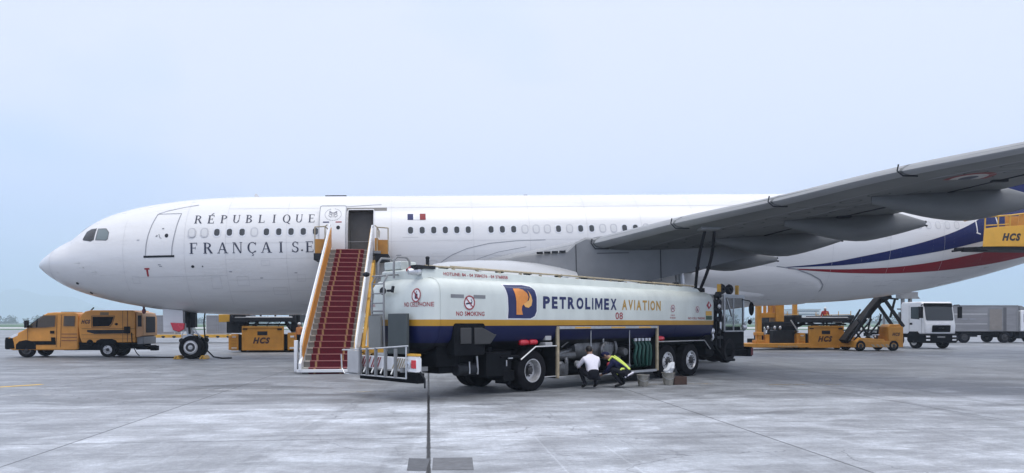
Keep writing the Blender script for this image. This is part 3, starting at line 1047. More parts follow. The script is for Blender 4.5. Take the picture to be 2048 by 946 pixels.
band([(35.0, -1.17), (38.16, -1.25), (40.18, -1.20), (42.25, -1.02), (45.39, -.53), (48.1, -.10), (50, .3), (55.5, 1.7)],
     [(35.0, -1.19), (36.17, -1.29), (38.21, -1.43), (40.29, -1.48), (42.44, -1.42), (45.75, -1.13), (48.51, -.69), (50, -.35), (55.5, 1.3)], M_red, 'red_stripe')
# rear door drawn by its white edges
fdecal('door', [(*polys(*(line2d([(45.09, 1.80), (45.1, 1.1), (45.11, .48)], .06) + line2d([(46.33, 1.80), (46.37, 1.2), (46.42, .60)], .06) + line2d([(45.05, .47), (45.3, .40)], .06) + line2d([(45.09, 1.82), (46.33, 1.82)], .04))), 0)], [M_mwhite])

# belly fairing
bf = MB()
bs = [(17.6, 1.2, .15), (18.3, 2.0, .5), (19.2, 2.6, .85), (20.5, 3.0, 1.0), (22.5, 3.2, 1.0), (26, 3.2, 1.0), (28.0, 2.9, .9), (29.2, 2.3, .5)]
secs = []
for s, hw, g in bs:
    zb = 1.78 - .27 * g
    zt = 2.45 + 1.05 * g
    row = []
    for k in range(28):
        a = 2 * math.pi * k / 28
        ca, sa = math.cos(a), math.sin(a)
        ex = 0.75
        row.append((s, hw * math.copysign(abs(ca) ** ex, ca), (zt + zb) / 2 + (zt - zb) / 2 * math.copysign(abs(sa) ** ex, sa)))
    secs.append(row)
bf.loft(secs)
bfo = bf.build('belly_fairing', M_white, air, smooth=60)
def hull_bulge(tab, name):
    mb = MB()
    secs = []
    for s, vt, g in tab:
        a0 = math.asin(vt / 2.82)
        row = []
        for k in range(33):
            a = a0 + (-math.pi - 2 * a0) * k / 32
            r = 2.82 + g * min(1, min(k, 32 - k) / 2.5 + .12)
            row.append((s, r * math.cos(a), 4.6 + r * math.sin(a)))
        row += [(s, 2.5 * math.cos(a0 + (-math.pi - 2 * a0) * k / 32), 4.6 + 2.5 * math.sin(a0 + (-math.pi - 2 * a0) * k / 32)) for k in range(32, -1, -4)]
        secs.append(row)
    mb.loft(secs)
    return mb.build(name, M_white, air, smooth=30)
hull_bulge([(28, -.95, .16), (30, -1.0, .14), (33, -1.02, .12), (34.5, -1.1, .10), (35.4, -1.25, .085), (36.2, -1.52, .07), (36.7, -1.76, .055), (37.0, -2.0, .03)], 'belly_fairing')
hull_bulge([(27, -1.2, .55), (29, -1.5, .5), (30.5, -1.73, .42), (32, -1.92, .32), (33.2, -2.05, .22), (34.2, -2.15, .11)], 'gear_fairing')
fdecal('fairing_seam', [(*polys(*line2d([(18.4, -.62), (18.9, -.3), (19.6, -.02), (20.6, .2), (21.8, .3), (23.2, .33)], .03)), 0), (*polys(*line2d([(20.0, -.52), (21.0, -.2), (22.3, 0.02)], .02)), 0),
    (*polys(*line2d([(34.4, -1.06), (35.4, -1.20), (36.25, -1.47), (36.8, -1.72), (37.07, -1.98), (37.1, -2.2), (36.9, -2.4), (36.4, -2.55)], .05)), 0)], [M_line])

# ---- wing
LE = lambda e: 17.85 + .62 * e
def TE(e):
    return 30.25 + (e - 2.82) * .135 if e < 9.9 else 31.2 + .38 * (e - 9.9)
ZL = pchip([(0, 3.36), (2.82, 3.50), (9.37, 3.95), (12.9, 4.27), (15.92, 4.47), (19.05, 4.73), (21.2, 4.80), (29.2, 5.25)])
def wing_sec(e):
    c0, c1 = LE(e), TE(e)
    ch = c1 - c0
    tk = .135 - .045 * min(1, e / 15)
    inc = .30 * max(0, 1 - e / 12)               # trailing edge drop at the root
    up, lo = [], []
    for i in range(15):
        x = (1 - math.cos(math.pi * i / 14)) / 2
        y = 5 * tk * (.2969 * math.sqrt(x) - .126 * x - .3516 * x * x + .2843 * x ** 3 - .1036 * x ** 4) * ch
        zc = ZL(e) + .05 - inc * x + .012 * ch * math.sin(math.pi * x)
        up.append((c0 + x * ch, zc + y * 1.05))
        lo.append((c0 + x * ch, zc - y * .85))
    return up, lo
def wing_low(e, x):
    up, lo = wing_sec(e)
    c0, ch = LE(e), TE(e) - LE(e)
    s = c0 + x * ch
    for a, b_ in zip(lo, lo[1:]):
        if a[0] <= s <= b_[0] + 1e-6:
            t = (s - a[0]) / max(1e-6, b_[0] - a[0])
            return s, a[1] + (b_[1] - a[1]) * t
    return lo[-1]
etas = [1.5, 2.82, 4, 6, 8, 9.9, 11.5, 13, 15, 17, 19, 21, 23, 25, 27, 28.6, 29.2]
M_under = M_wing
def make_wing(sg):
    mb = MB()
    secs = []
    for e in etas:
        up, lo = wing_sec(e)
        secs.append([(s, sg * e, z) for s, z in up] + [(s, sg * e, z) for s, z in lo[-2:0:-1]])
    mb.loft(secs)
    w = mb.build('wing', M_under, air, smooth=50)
    # slats: bright leading edge in four lengths
    for e0, e1 in ((3.2, 8.9), (9.75, 12.85), (12.93, 15.9), (15.98, 19.0), (19.08, 23.2), (23.3, 28.4)):
        sm = MB()
        ss = []
        for i in range(7):
            e = e0 + (e1 - e0) * i / 6
            up, lo = wing_sec(e)
            k = 2
            pts = [(p[0], p[1]) for p in lo[k:0:-1]] + [(p[0], p[1]) for p in up[:k + 4]]
            cx = sum(p[0] for p in pts) / len(pts)
            cz = sum(p[1] for p in pts) / len(pts)
            outer = [(x - .02, z + (.014 if z > cz else -.014)) for x, z in pts]
            inner = [(x + .05, z + (-.02 if z > cz else .02)) for x, z in pts]
            ss.append([(x, sg * e, z) for x, z in outer] + [(x, sg * e, z) for x, z in inner[::-1]])
        sm.loft(ss)
        sm.build('slat', M_slat, w, smooth=40)
    for e in (9.72, 12.89, 15.94, 19.04):
        tk_ = MB()
        p = wing_sec(e)[1][2]
        q = wing_sec(e)[1][0]
        tk_.tube([(q[0] - .06, sg * e, q[1] + .16), (q[0] - .1, sg * e, q[1]), (q[0] + .05, sg * e, p[1] - .02), (p[0] + .2, sg * e, p[1] - .03)], .02, 6)
        tk_.build('slat_gap', M_dark, w)
    # flap gap line on the lower surface and panel seams
    gp = MB()
    for e0, e1, x0 in ((3.6, 9.2, .70), (9.9, 20.5, .70), (20.6, 27, .74)):
        pts = []
        for i in range(14):
            e = e0 + (e1 - e0) * i / 13
            s, z = wing_low(e, x0)
            pts.append((s, sg * e, z - .006))
        gp.tube(pts, .028, 6)
    for e in (7.4, 10.6, 14.2, 18.4):
        s, z = wing_low(e, .70)
        gp.b(s - .22, s + .22, sg * e - .06, sg * e + .06, z - .06, z)
    gp.build('flap_gap', M_dark, w)
    gp = MB()
    for x0 in (.22, .45):
        pts = []
        for i in range(22):
            e = 3.2 + 25 * i / 21
            s, z = wing_low(e, x0)
            pts.append((s, sg * e, z - .0))
        gp.tube(pts, .010, 5)
    gp.build('panel_seam', M_line, w)
    vs_, k_ = [], 0
    for x0 in (.30, .52):
        for i in range(34):
            e = 3.6 + .72 * i
            if x0 > .5 and e > 20: continue
            q = []
            for c in range(14):
                a0, a1 = 2 * math.pi * c / 14, 2 * math.pi * (c + 1) / 14
                q.append([(x0 + (.042 if e < 12 else .05) * r_ * math.cos(a), e + .20 * r_ * math.sin(a)) for a, r_ in ((a0, 1), (a1, 1), (a1, .84), (a0, .84))])
            vs_ += q
    for e in [4.8 + 1.85 * i for i in range(13)]:
        vs_ += [[(x, e - .012), (x, e + .012), (x + .06, e + .012), (x + .06, e - .012)] for x in (.14, .20, .26, .32, .38, .44, .50, .56, .62)]
    def wl_(u, v, off=0):
        s, z = wing_low(v, u)
        return (s, sg * v, z - .006)
    decal('access_panel', [(*polys(*vs_), 0)], wl_, [mat('wing_seam', (.045, .047, .05), .6)], w, None, 0)
    # flap track fairings
    for e, tip, dz, L_, ww in ((7.8, 31.85, 3.40, 4.4, .34), (11.15, 32.65, 3.84, 4.7, .36), (13.9, 33.95, 4.02, 4.8, .36), (17.0, 35.35, 4.25, 5.2, .34), (22.0, 37.8, 4.75, 4.0, .28)):
        fm = MB()
        zt = ZL(e)
        FD = .52
        ss = []
        for i in range(15):
            t = i / 14
            s = tip - L_ + L_ * t
            env = math.sin(math.pi * min(1, t / .62) / 2) ** .7 if t < .62 else 1 - (t - .62) / .38 * .78
            wv = ww * max(.06, env)
            depth = FD * max(.05, (math.sin(math.pi * min(1, t / .55) / 2) if t < .55 else 1 - ((t - .55) / .45) ** 1.4 * .86))
            top_in = wing_low(e, min(.97, (s - LE(e)) / (TE(e) - LE(e))))[1] + .12
            top = top_in if t < .78 else top_in + (dz + .17 - top_in) * ((t - .78) / .22)
            bot = min(top - .1, (ZL(e) - .28 - depth) if t < .55 else (ZL(e) - .28 - FD) + (dz - .02 - (ZL(e) - .28 - FD)) * ((t - .55) / .45) ** 1.3)
            row = []
            for k in range(16):
                a = 2 * math.pi * k / 16
                row.append((s, sg * e + wv * math.cos(a) * (1 if math.sin(a) < 0 else .9), (top + bot) / 2 + (top - bot) / 2 * math.sin(a)))
            ss.append(row)
        fm.loft(ss)
        fo = fm.build('flap_track_fairing', M_wing, w, smooth=60)
        fm = MB()
        fm.cyl((tip - .03, sg * e, dz + .13), (tip + .06, sg * e, dz + .13), .04, seg=8)
        fm.cyl((tip - .03, sg * e, dz + .02), (tip + .1, sg * e, dz - .0), .03, seg=8)
        fm.build('drain', M_dark, w)
    # winglet
    wl = MB()
    c0, c1 = LE(29.2), TE(29.2)
    z = ZL(29.2)
    wl.loft([[(c0, sg * 29.15, z - .04), (c1, sg * 29.15, z), (c1, sg * 29.2, z + .1), (c0, sg * 29.2, z + .1)], [(c0 + 1.5, sg * 29.9, z + 1.6), (c1 + .6, sg * 29.9, z + 1.6), (c1 + .6, sg * 29.94, z + 1.6), (c0 + 1.5, sg * 29.94, z + 1.6)]])
    wl.build('winglet', M_white, w)
    # engine
    ec = (0, sg * 9.37, 1.95)
    en = MB()
    en.lathe([(18.6, 1.12), (18.2, 1.22), (17.95, 1.30), (17.9, 1.36), (18.0, 1.43), (18.5, 1.50), (19.6, 1.54), (20.8, 1.51), (21.8, 1.40), (22.6, 1.24), (23.2, 1.08), (23.2, .98), (22.3, .95)], ec, 'x', 48)
    nac = en.build('engine_nacelle', M_cowl, air, smooth=50)
    en = MB()
    en.lathe([(18.62, 1.13), (18.64, .3), (18.3, .22), (18.05, .02)], ec, 'x', 32)
    for k in range(24):
        a = 2 * math.pi * k / 24
        en.bar((18.55, ec[1] + .25 * math.cos(a), ec[2] + .25 * math.sin(a)), (18.5, ec[1] + 1.1 * math.cos(a), ec[2] + 1.1 * math.sin(a)), .16, .02)
    en.build('fan', M_dark, nac)
    en = MB()
    en.lathe([(22.2, .96), (23.4, .84), (24.6, .6), (24.6, .5), (25.3, .12)], ec, 'x', 32)
    en.build('core_nozzle', M_steel, nac, smooth=50)
    en = MB()
    prof = [(20.3, 3.40, .08), (21.0, 3.62, .2), (22.0, 3.74, .26), (22.9, 3.80, .28), (23.25, 4.10, .30), (23.6, 4.26, .30), (24.5, 4.2, .30), (27, 4.1, .28), (29.5, 4.0, .22), (31.0, 3.9, .08)]
    ss = []
    for s, zt, hw in prof:
        zb = 2.9 if s < 23.5 else (2.35 if s < 25 else 2.35 + (s - 25) / 6 * 1.35)
        ss.append([(s, ec[1] - hw, zb), (s, ec[1] + hw, zb), (s, ec[1] + hw, zt - .08), (s, ec[1] + hw * .6, zt), (s, ec[1] - hw * .6, zt), (s, ec[1] - hw, zt - .08)])
    en.loft(ss)
    py = en.build('pylon', mat('pylon_grey', (.19, .195, .20), .45, var=.12, scale=.9), nac, smooth=50)
    en = MB()
    yo = ec[1] + sg * .30
    for k in range(4):
        en.b(21.75 + k * .28, 21.98 + k * .28, min(yo - .03, yo + .012), max(yo - .03, yo + .012), 3.66 + k * .012, 3.74 + k * .012)
    for s in (23.2, 26.4):
        en.b(s, s + .02, yo - .02, yo + .006, 2.6, 4.0)
    en.b(24.0, 25.2, yo - .02, yo + .006, 3.65, 3.67)
    build_each(en, 'vent', M_dark, nac)
    return w
wing_p = make_wing(-1)
make_wing(1)
# roundel under the port wing
rc = (31.65, 18.83)
def under(u, v, off=0):
    e = rc[1] + v
    s = rc[0] + u
    x = (s - LE(e)) / (TE(e) - LE(e))
    return (s, -e, wing_low(e, x)[1] - .008 - off)
decal('roundel', [(*polys(*ring2d(0, 0, .62, .17)), 0), (*polys(*ring2d(0, 0, .45, .22)), 1), (*polys(disc2d(0, 0, .23, .23)), 2)], under, [mat('roundel_red', (.2, .03, .03), .6), mat('roundel_white', (.42, .40, .38), .6), M_ink], wing_p, (.15, .3), 0.0)
# refuelling panel under the wing with its couplings
s_, z_ = wing_low(13.0, .17)
mb = MB()
mb.b(s_ - .35, s_ + .3, -13.2, -12.8, z_ - .06, z_ + .05)
mb.build('refuel_panel', M_grey, wing_p, bevel=.01)

# ---- tail surfaces
mb = MB()
def fin_sec(z, s0, s1, tk):
    ch = s1 - s0
    pts = []
    for sgn in (1, -1):
        rng_ = range(0, 11) if sgn == 1 else range(9, 0, -1)
        for i in rng_:
            x = i / 10
            y = 5 * tk * (.2969 * math.sqrt(x) - .126 * x - .3516 * x * x + .2843 * x ** 3 - .1036 * x ** 4) * ch
            pts.append((s0 + x * ch, sgn * y, z))
    return pts
mb.loft([fin_sec(6.9, 45.2, 56.2, .05), fin_sec(7.4, 46.2, 56.2, .06), fin_sec(7.9, 47.6, 56.4, .08), fin_sec(8.6, 48.4, 56.6, .09), fin_sec(15.7, 56.0, 59.4, .09)])
mb.build('tail_fin', M_navy, air, smooth=50)
for sg in (1, -1):
    mb = MB()
    ss = []
    for e, s0, s1 in ((.3, 50.6, 56.3), (1.2, 51.2, 56.4), (9.7, 56.9, 59.2)):
        ss.append([(p[0], sg * e, 6.0 + .1 * e + p[1]) for p in fin_sec(0, s0, s1, .09)])
    mb.loft(ss)
    mb.build('tailplane', M_wing, air, smooth=50)

# ---- landing gear
def aircraft_wheel(parent, s, y, zg, r, w, side):
    zc = zg + r
    mb = MB()
    mb.lathe([(y - w / 2, r * .62), (y - w / 2, r * .86), (y - w * .38, r * .97), (y - w * .15, r), (y + w * .15, r), (y + w * .38, r * .97), (y + w / 2, r * .86), (y + w / 2, r * .62)], (s, 0, zc), 'y', 36)
    t = mb.build('wheel', M_tyre, parent, smooth=40)
    mb = MB()
    yo, yi = (y - w / 2 - .004, y - w / 2 + .1) if side < 0 else (y + w / 2 + .004, y + w / 2 - .1)
    mb.lathe([(y - w * .42, .08), (y - w * .42, r * .40), (yo, r * .40), (yo, r * .46), (y - w * .3, r * .63), (y + w * .3, r * .63), (y + w * .42, r * .40), (y + w * .42, .08)], (s, 0, zc), 'y', 32)
    mb.build('rim', M_mwhite, t, smooth=40)
    mb = MB()
    mb.lathe([(y - w * .47, r * .2), (y - w * .47, r * .40)], (s, 0, zc), 'y', 32)
    mb.build('brake_disc', M_hub, t)
    mb = MB()
    mb.lathe([(y - w * .5 - .03, .03), (y - w * .5 - .02, r * .15), (y - w * .4, r * .19), (y + w * .4, r * .19)], (s, 0, zc), 'y', 20)
    mb.build('hub', M_lampwhite, t)
gz = -6.67 * math.tan(PH)
mb = MB()
mb.cyl((6.67, 0, gz + .52), (6.55, 0, 1.2), .085)
mb.cyl((6.58, 0, .95), (6.42, 0, 2.6), .16)
mb.bar((6.55, -.35, gz + .52), (6.55, .35, gz + .52), .16, .16)
mb.cyl((6.72, -.42, gz + .52), (6.72, .42, gz + .52), .07)
mb.tube([(6.75, 0, .6), (7.05, 0, .85), (6.72, 0, 1.15)], .045)
mb.bar((6.5, 0, 1.5), (5.2, 0, 2.4), .12, .1)
mb.tube([(6.4, -.25, 1.25), (6.25, -.27, .9), (6.4, -.2, .6)], .02)
mb.tube([(6.65, .2, 1.4), (6.9, .2, .9), (6.8, .12, .55)], .02)
mb.b(6.3, 6.75, -.26, .26, .82, .95)
ng = mb.build('nose_gear', M_alu, air)
for y in (-.34, .34):
    aircraft_wheel(air, 6.72, y, gz, .54, .40, -1)
mb = MB()
mb.b(6.45, 6.85, -.2, .2, 1.3, 2.3)
mb.cyl((6.62, -.24, 1.0), (6.58, -.24, 1.7), .055)
mb.cyl((6.62, .24, 1.0), (6.58, .24, 1.7), .055)
mb.b(6.5, 6.62, -.5, -.3, 1.5, 2.2)
mb.build('steering_unit', M_dark, ng, bevel=.02)
for y in (-.75, .75):
    mb = MB()
    mb.prism([(5.62, 1.12), (6.42, 1.12), (6.5, 1.35), (6.5, 2.1), (5.62, 2.2)], 'y', y - .025, y + .025)
    mb.build('gear_door', M_white, ng, bevel=.01)
mb = MB()
mb.prism([(5.98, 1.55), (6.62, 1.5), (6.58, 1.22), (6.35, 1.1), (6.1, 1.2)], 'y', -.95, -.82)
mb.build('gear_pin_cover', M_lampred, ng, bevel=.03)
for sg in (-1, 1):
    z0 = -28.85 * math.tan(PH)
    mb = MB()
    mb.cyl((28.85, sg * 5.3, z0 + .9), (28.7, sg * 5.1, 3.4), .2)
    mb.bar((27.85, sg * 5.34, z0 + .72), (29.85, sg * 5.34, z0 + .72), .24, .26)
    mb.bar((28.8, sg * 5.2, 1.6), (28.8, sg * 3.0, 2.7), .16, .16)
    g = mb.build('main_gear', M_alu, air)
    for ds in (-1.0, 1.0):
        for dy in (-.7, .7):
            aircraft_wheel(air, 28.85 + ds, sg * 5.34 + dy, z0, .70, .5, -1 if dy < 0 else 1)

# wheel chocks at the nose gear
def chock(name, sx, sy, rz, label):
    p = plane_m @ Vector((sx, sy, 0))
    t = empty(name, (p.x, p.y, 0), TH, label, 'wheel chock', 'chocks at the nose wheels')
    mb = MB()
    mb.prism([(-.16, 0), (.16, 0), (.05, .17), (-.05, .17)], 'y', -.35, .35)
    mb.build('block', M_yellow, t, bevel=.015)
    mb = MB()
    mb.tube([(0, -.36, .12), (0.02, -.45, .1), (0, -.5, .02)], .015, 6)
    mb.build('rope', M_dark, t)
chock('wheel_chock', 6.14, -.35, 0, 'yellow chock in front of the nose wheels, on their nose side')
chock('wheel_chock', 7.30, -.35, 0, 'yellow chock behind the nose wheels, beside the hanging black cable')
# ground power cable from the nose to the ground
def wp(s, y, z):
    p = plane_m @ Vector((s, y, z))
    return (p.x, p.y, max(p.z, .03))
mb = MB()
mb.tube([wp(7.35, -.3, 1.98), wp(7.3, -.35, 1.5), wp(7.35, -.4, .8), wp(7.45, -.45, .2), wp(7.75, -.5, -.1), wp(8.15, -.55, -.18), wp(8.5, -.3, -.2)], .035, 8)
tag(mb.build('power_cable', M_black), 'black cable hanging from the aircraft belly to the ground behind the nose wheel', 'cable')
mb = MB()
mb.tube([(-20.05, 37.0, .45), (-19.9, 36.6, .12), (-19.5, 36.2, .03), (-18.6, 35.7, .03), (-17.4, 35.5, .03), (-16.0, 35.4, .03), (-15.2, 35.5, .03)], .03, 8)
tag(mb.build('ground_cable', M_black), 'black cable lying on the concrete between the orange truck and the nose wheels', 'cable')

# ================================================================== ROAD WHEELS
def road_wheel(parent, x, y, r, w, side, style='steel', m_rim=None, tyre_mat=None):
    """side -1: outer face towards -y; style steel (convex, holes), dish (deep dual), plain"""
    m_rim = m_rim or M_rim
    rr = r * .575
    f = lambda a: y + side * a                    # a grows outwards
    mb = MB()
    prof = [(f(-w / 2), rr), (f(-w / 2), r * .9), (f(-w * .4), r * .985), (f(-w * .2), r), (f(w * .2), r), (f(w * .4), r * .985), (f(w / 2), r * .9), (f(w / 2), rr)]
    mb.lathe(prof, (x, 0, r), 'y', 40)
    on_mount = parent.name.startswith('wheel')
    t = mb.build('tyre' if on_mount else 'wheel', tyre_mat or M_tyre, parent, smooth=40)
    if on_mount:
        t = parent
    mb = MB()
    if style == 'dish':
        mb.lathe([(f(w * .5 + .005), rr), (f(w * .5 + .005), rr * .93), (f(w * .36), rr * .88), (f(-.02), rr * .80), (f(-.05), rr * .3), (f(-.05), .01)], (x, 0, r), 'y', 36)
        mb.build('rim', m_rim, t, smooth=30)
        mb = MB()
        mb.lathe([(f(-.045), rr * .78), (f(-.04), rr * .34), (f(.07), rr * .30), (f(.10), rr * .16), (f(.10), .01)], (x, 0, r), 'y', 28)
        for k in range(10):
            a = 2 * math.pi * k / 10
            mb.cyl((x + rr * .5 * math.cos(a), f(-.045), r + rr * .5 * math.sin(a)), (x + rr * .5 * math.cos(a), f(.0), r + rr * .5 * math.sin(a)), .018, seg=6)
        mb.build('hub', M_hub, t, smooth=30)
    else:
        mb.lathe([(f(w * .5 + .005), rr), (f(w * .5 + .005), rr * .92), (f(w * .40), rr * .84), (f(w * .47), rr * .62), (f(w * .50), rr * .42), (f(w * .44), rr * .38), (f(w * .44), .01)], (x, 0, r), 'y', 36)
        mb.build('rim', m_rim, t, smooth=30)
        mb = MB()
        mb.lathe([(f(w * .40), rr * .36), (f(w * .60), rr * .31), (f(w * .66), rr * .2), (f(w * .66), .01)], (x, 0, r), 'y', 20)
        for k in range(10):
            a = 2 * math.pi * k / 10
            c, s = math.cos(a), math.sin(a)
            mb.cyl((x + rr * .47 * c, f(w * .45), r + rr * .47 * s), (x + rr * .47 * c, f(w * .57), r + rr * .47 * s), rr * .065, seg=8)
            if style == 'steel' and k % 2 == 0:
                mb.cyl((x + rr * .74 * c, f(w * .38), r + rr * .74 * s), (x + rr * .74 * c, f(w * .462), r + rr * .74 * s), rr * .085, seg=10)
        mb.build('hub', M_hub, t, smooth=30)
    return t

def banner(body, w, h, fn, m, parent, bold=0.0, shear=0.0, u0=0.0, v0=0.0, mirror=False, name='lettering'):
    vs, fs = text2d(body, w, h, bold, shear)
    return decal(name, [([(u0 + x, v0 + y) for x, y in vs], fs, 0)], fn, m, parent, None, 0)

# ================================================================== REFUELLING TANKER
M_tank = bpy.data.materials.new('tank_paint')
M_tank.use_nodes = True
_t = M_tank.node_tree
_b = _t.nodes['Principled BSDF']
_c = N(_t, 'ShaderNodeTexCoord')
_s = N(_t, 'ShaderNodeSeparateXYZ')
_t.links.new(_c.outputs['Object'], _s.inputs[0])
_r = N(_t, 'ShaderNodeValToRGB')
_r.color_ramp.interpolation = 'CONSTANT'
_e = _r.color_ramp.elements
_e[0].position = 0; _e[0].color = (0.006, 0.007, 0.010, 1)  # lowest band blackened: shade under the tank put into its colour
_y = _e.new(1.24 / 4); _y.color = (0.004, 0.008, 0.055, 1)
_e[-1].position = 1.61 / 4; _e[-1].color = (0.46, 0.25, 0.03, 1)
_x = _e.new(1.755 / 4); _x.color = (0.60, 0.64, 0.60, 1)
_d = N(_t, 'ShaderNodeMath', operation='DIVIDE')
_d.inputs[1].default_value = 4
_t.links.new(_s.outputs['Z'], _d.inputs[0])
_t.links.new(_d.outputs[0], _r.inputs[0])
_n = N(_t, 'ShaderNodeTexNoise')
_n.inputs['Scale'].default_value = 1.6
_n.inputs['Detail'].default_value = 6
_mp = N(_t, 'ShaderNodeMapping')
_mp.inputs['Scale'].default_value = (1.4, 1.4, .5)
_t.links.new(_c.outputs['Object'], _mp.inputs['Vector'])
_t.links.new(_mp.outputs['Vector'], _n.inputs['Vector'])
_mr = N(_t, 'ShaderNodeMapRange')
_mr.inputs[1].default_value = .3; _mr.inputs[2].default_value = .75; _mr.inputs[3].default_value = 1.03; _mr.inputs[4].default_value = .86
_t.links.new(_n.outputs['Fac'], _mr.inputs[0])
_vs = N(_t, 'ShaderNodeVectorMath', operation='SCALE')
_t.links.new(_r.outputs['Color'], _vs.inputs[0])
_t.links.new(_mr.outputs[0], _vs.inputs['Scale'])
_t.links.new(_vs.outputs['Vector'], _b.inputs['Base Color'])
_b.inputs['Roughness'].default_value = .34
_b.inputs['Specular IOR Level'].default_value = .3

truck = empty('fuel_truck', (-.341, 19.15, 0), R(45), 'white and navy airport refuelling tanker with PETROLIMEX AVIATION on its side, parked under the wing', 'fuel truck')
HW = 1.24
prof_half = [(.62, 1.00), (.95, 1.12), (1.16, 1.34), (1.235, 1.61), (1.24, 1.755), (1.24, 2.34), (1.225, 2.44), (1.18, 2.55), (1.08, 2.64), (.95, 2.69), (.82, 2.71)]
prof = prof_half + [(.0, 2.74)] + [(-y, z) for y, z in prof_half[::-1]]
tc_y, tc_z = 0, 1.85
def tank_gauge(y, z):
    """1 on the tank outline, 0 in its middle"""
    best = 0
    P = [(a - tc_y, b - tc_z) for a, b in prof]
    for (x0, y0), (x1, y1) in zip(P, P[1:] + P[:1]):
        nx, ny = y1 - y0, -(x1 - x0)
        d = nx * x0 + ny * y0
        if abs(d) < 1e-9: continue
        best = max(best, (nx * y + ny * (z - tc_z)) / d)
    return best
XR, XF = -2.95, 8.6
DOME = .38
mb = MB()
secs = []
ks = [.02, .35, .6, .78, .9, .97, 1.0]
for k in ks:
    secs.append([(XR - DOME * math.sqrt(1 - k ** 4), y * k, tc_z + (z - tc_z) * k) for y, z in prof])
for k in ks[::-1]:
    secs.append([(XF + .30 * math.sqrt(1 - k ** 4), y * k, tc_z + (z - tc_z) * k) for y, z in prof])
mb.loft(secs)
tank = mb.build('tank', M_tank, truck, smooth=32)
mb = MB()
for x in (XR, .1, 3.4, 6.4, XF):
    ring = [(x - .02, y * 1.003, tc_z + (z - tc_z) * 1.003) for y, z in prof]
    ring2 = [(x + .02, y * 1.003, tc_z + (z - tc_z) * 1.003) for y, z in prof]
    if x in (XR, XF):
        mb.loft([ring, ring2], cap=False)
    else:
        mb.loft([[(x - .006, y * 1.0012, tc_z + (z - tc_z) * 1.0012) for y, z in prof], [(x + .006, y * 1.0012, tc_z + (z - tc_z) * 1.0012) for y, z in prof]], cap=False)
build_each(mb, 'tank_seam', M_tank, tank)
# coaming and walkway on the top
mb = MB()
cs = []
for x, zt in ((-3.12, 2.88), (-3.0, 2.93), (8.0, 2.86), (8.45, 2.82), (8.62, 2.72)):
    cs.append([(x, -.80, 2.66), (x, -.75, zt), (x, .75, zt), (x, .80, 2.66)])
mb.loft(cs)
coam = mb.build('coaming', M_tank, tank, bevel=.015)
mb = MB()
for y in (-.72, .72):
    mb.tube([(-3.0, y, 2.97), (2.0, y, 2.965), (8.3, y, 2.90)], .022, 6)
    for k in range(16):
        x = -2.9 + k * .74
        mb.b(x - .03, x + .03, y - .03, y + .03, 2.86, 2.965 - .006 * k)
mb.tube([(-2.2, -.66, 3.0), (8.2, -.62, 2.93)], .018, 6)
mb.build('top_rail', M_tan, tank)
mb = MB()
for x in (-2.4, -.6, .4, 1.6, 2.7, 4.4, 5.8, 7.3):
    mb.b(x - .09, x + .05, -.70, -.58, 2.9, 2.985)
    mb.ell((x + .1, -.66, 2.965), (.05, .04, .035))
build_each(mb, 'rail_clamp', M_dark, tank)
mb = MB()
for x in (-1.0, 2.3, 5.6):
    mb.lathe([(2.86, .30), (2.98, .30), (3.0, .26), (3.02, .05)], (x, 0, 0), 'z', 24)
build_each(mb, 'manhole_lid', M_alu, tank)

side = lambda u, v, off=0: (u, -tank_side_y(v) - .004 - off, v)
def tank_side_y(z):
    for (y0, z0), (y1, z1) in zip(prof_half, prof_half[1:]):
        if z0 <= z <= z1:
            return y0 + (y1 - y0) * (z - z0) / (z1 - z0)
    return .8
def rear(u, v, off=0):
    """u runs to the right as seen from behind (towards -y)"""
    k = min(.999, tank_gauge(-u, v))
    return (XR - DOME * math.sqrt(1 - k ** 4) - .006 - off, -u, v)
def sdecal(name, parts, mats, step=(.5, .06)):
    return decal(name, parts, side, mats, tank, step, .0012)
M_lblue = mat('lettering_blue', (.012, .018, .085), .45)
M_lgold = mat('lettering_gold', (.42, .25, .05), .45)
M_logo_or = mat('logo_orange', (.68, .25, .05), .4, var=.2, scale=3)
def txt(body, x0, x1, z0, z1, m, bold=.02, shear=0, name='lettering', fn=side):
    vs, fs = text2d(body, x1 - x0, z1 - z0, bold, shear)
    return decal(name, [([(x0 + x, z0 + y) for x, y in vs], fs, 0)], fn, m, tank, (.5, .06), 0)
def spaced(word, x0, x1, z0, z1, m, bold, gap=.28):
    wd = dict(I=.22, M=1.25, E=.84, L=.84, O=1.12, R=1.06, X=1.06, A=1.1, N=1.06)
    ws = [wd.get(c, 1.0) for c in word]
    k = (x1 - x0) / (sum(ws) + gap * (len(word) - 1))
    parts, x = [], x0
    for c, w in zip(word, ws):
        if c == 'M':
            vs, fs = polys([(0, 0), (.2, 0), (.2, 1), (0, 1)], [(.8, 0), (1, 0), (1, 1), (.8, 1)], [(.2, 1), (.2, .62), (.43, .1), (.5, .1), (.5, .42), (.26, 1)], [(.8, 1), (.74, 1), (.5, .42), (.5, .1), (.57, .1), (.8, .62)])
            vs = [(a * w * k, b_ * (z1 - z0)) for a, b_ in vs]
        elif c == 'I':
            vs, fs = polys(bx2(0, w * k, 0, z1 - z0))
        else:
            vs, fs = text2d(c, w * k, z1 - z0, bold)
        parts.append(([(x + a, z0 + b_) for a, b_ in vs], fs, 0))
        x += (w + gap) * k
    return decal('lettering', parts, side, m, tank, (.5, .06), 0)
spaced('PETROLIMEX', .34, 3.37, 2.05, 2.36, M_lblue, .045)
spaced('AVIATION', 3.62, 5.55, 2.055, 2.345, M_lgold, .036)
txt('08', 3.32, 3.66, 1.79, 1.985, M_mred, .01)
txt('NO SMOKING', -2.52, -1.66, 1.85, 1.95, M_mred, .02)
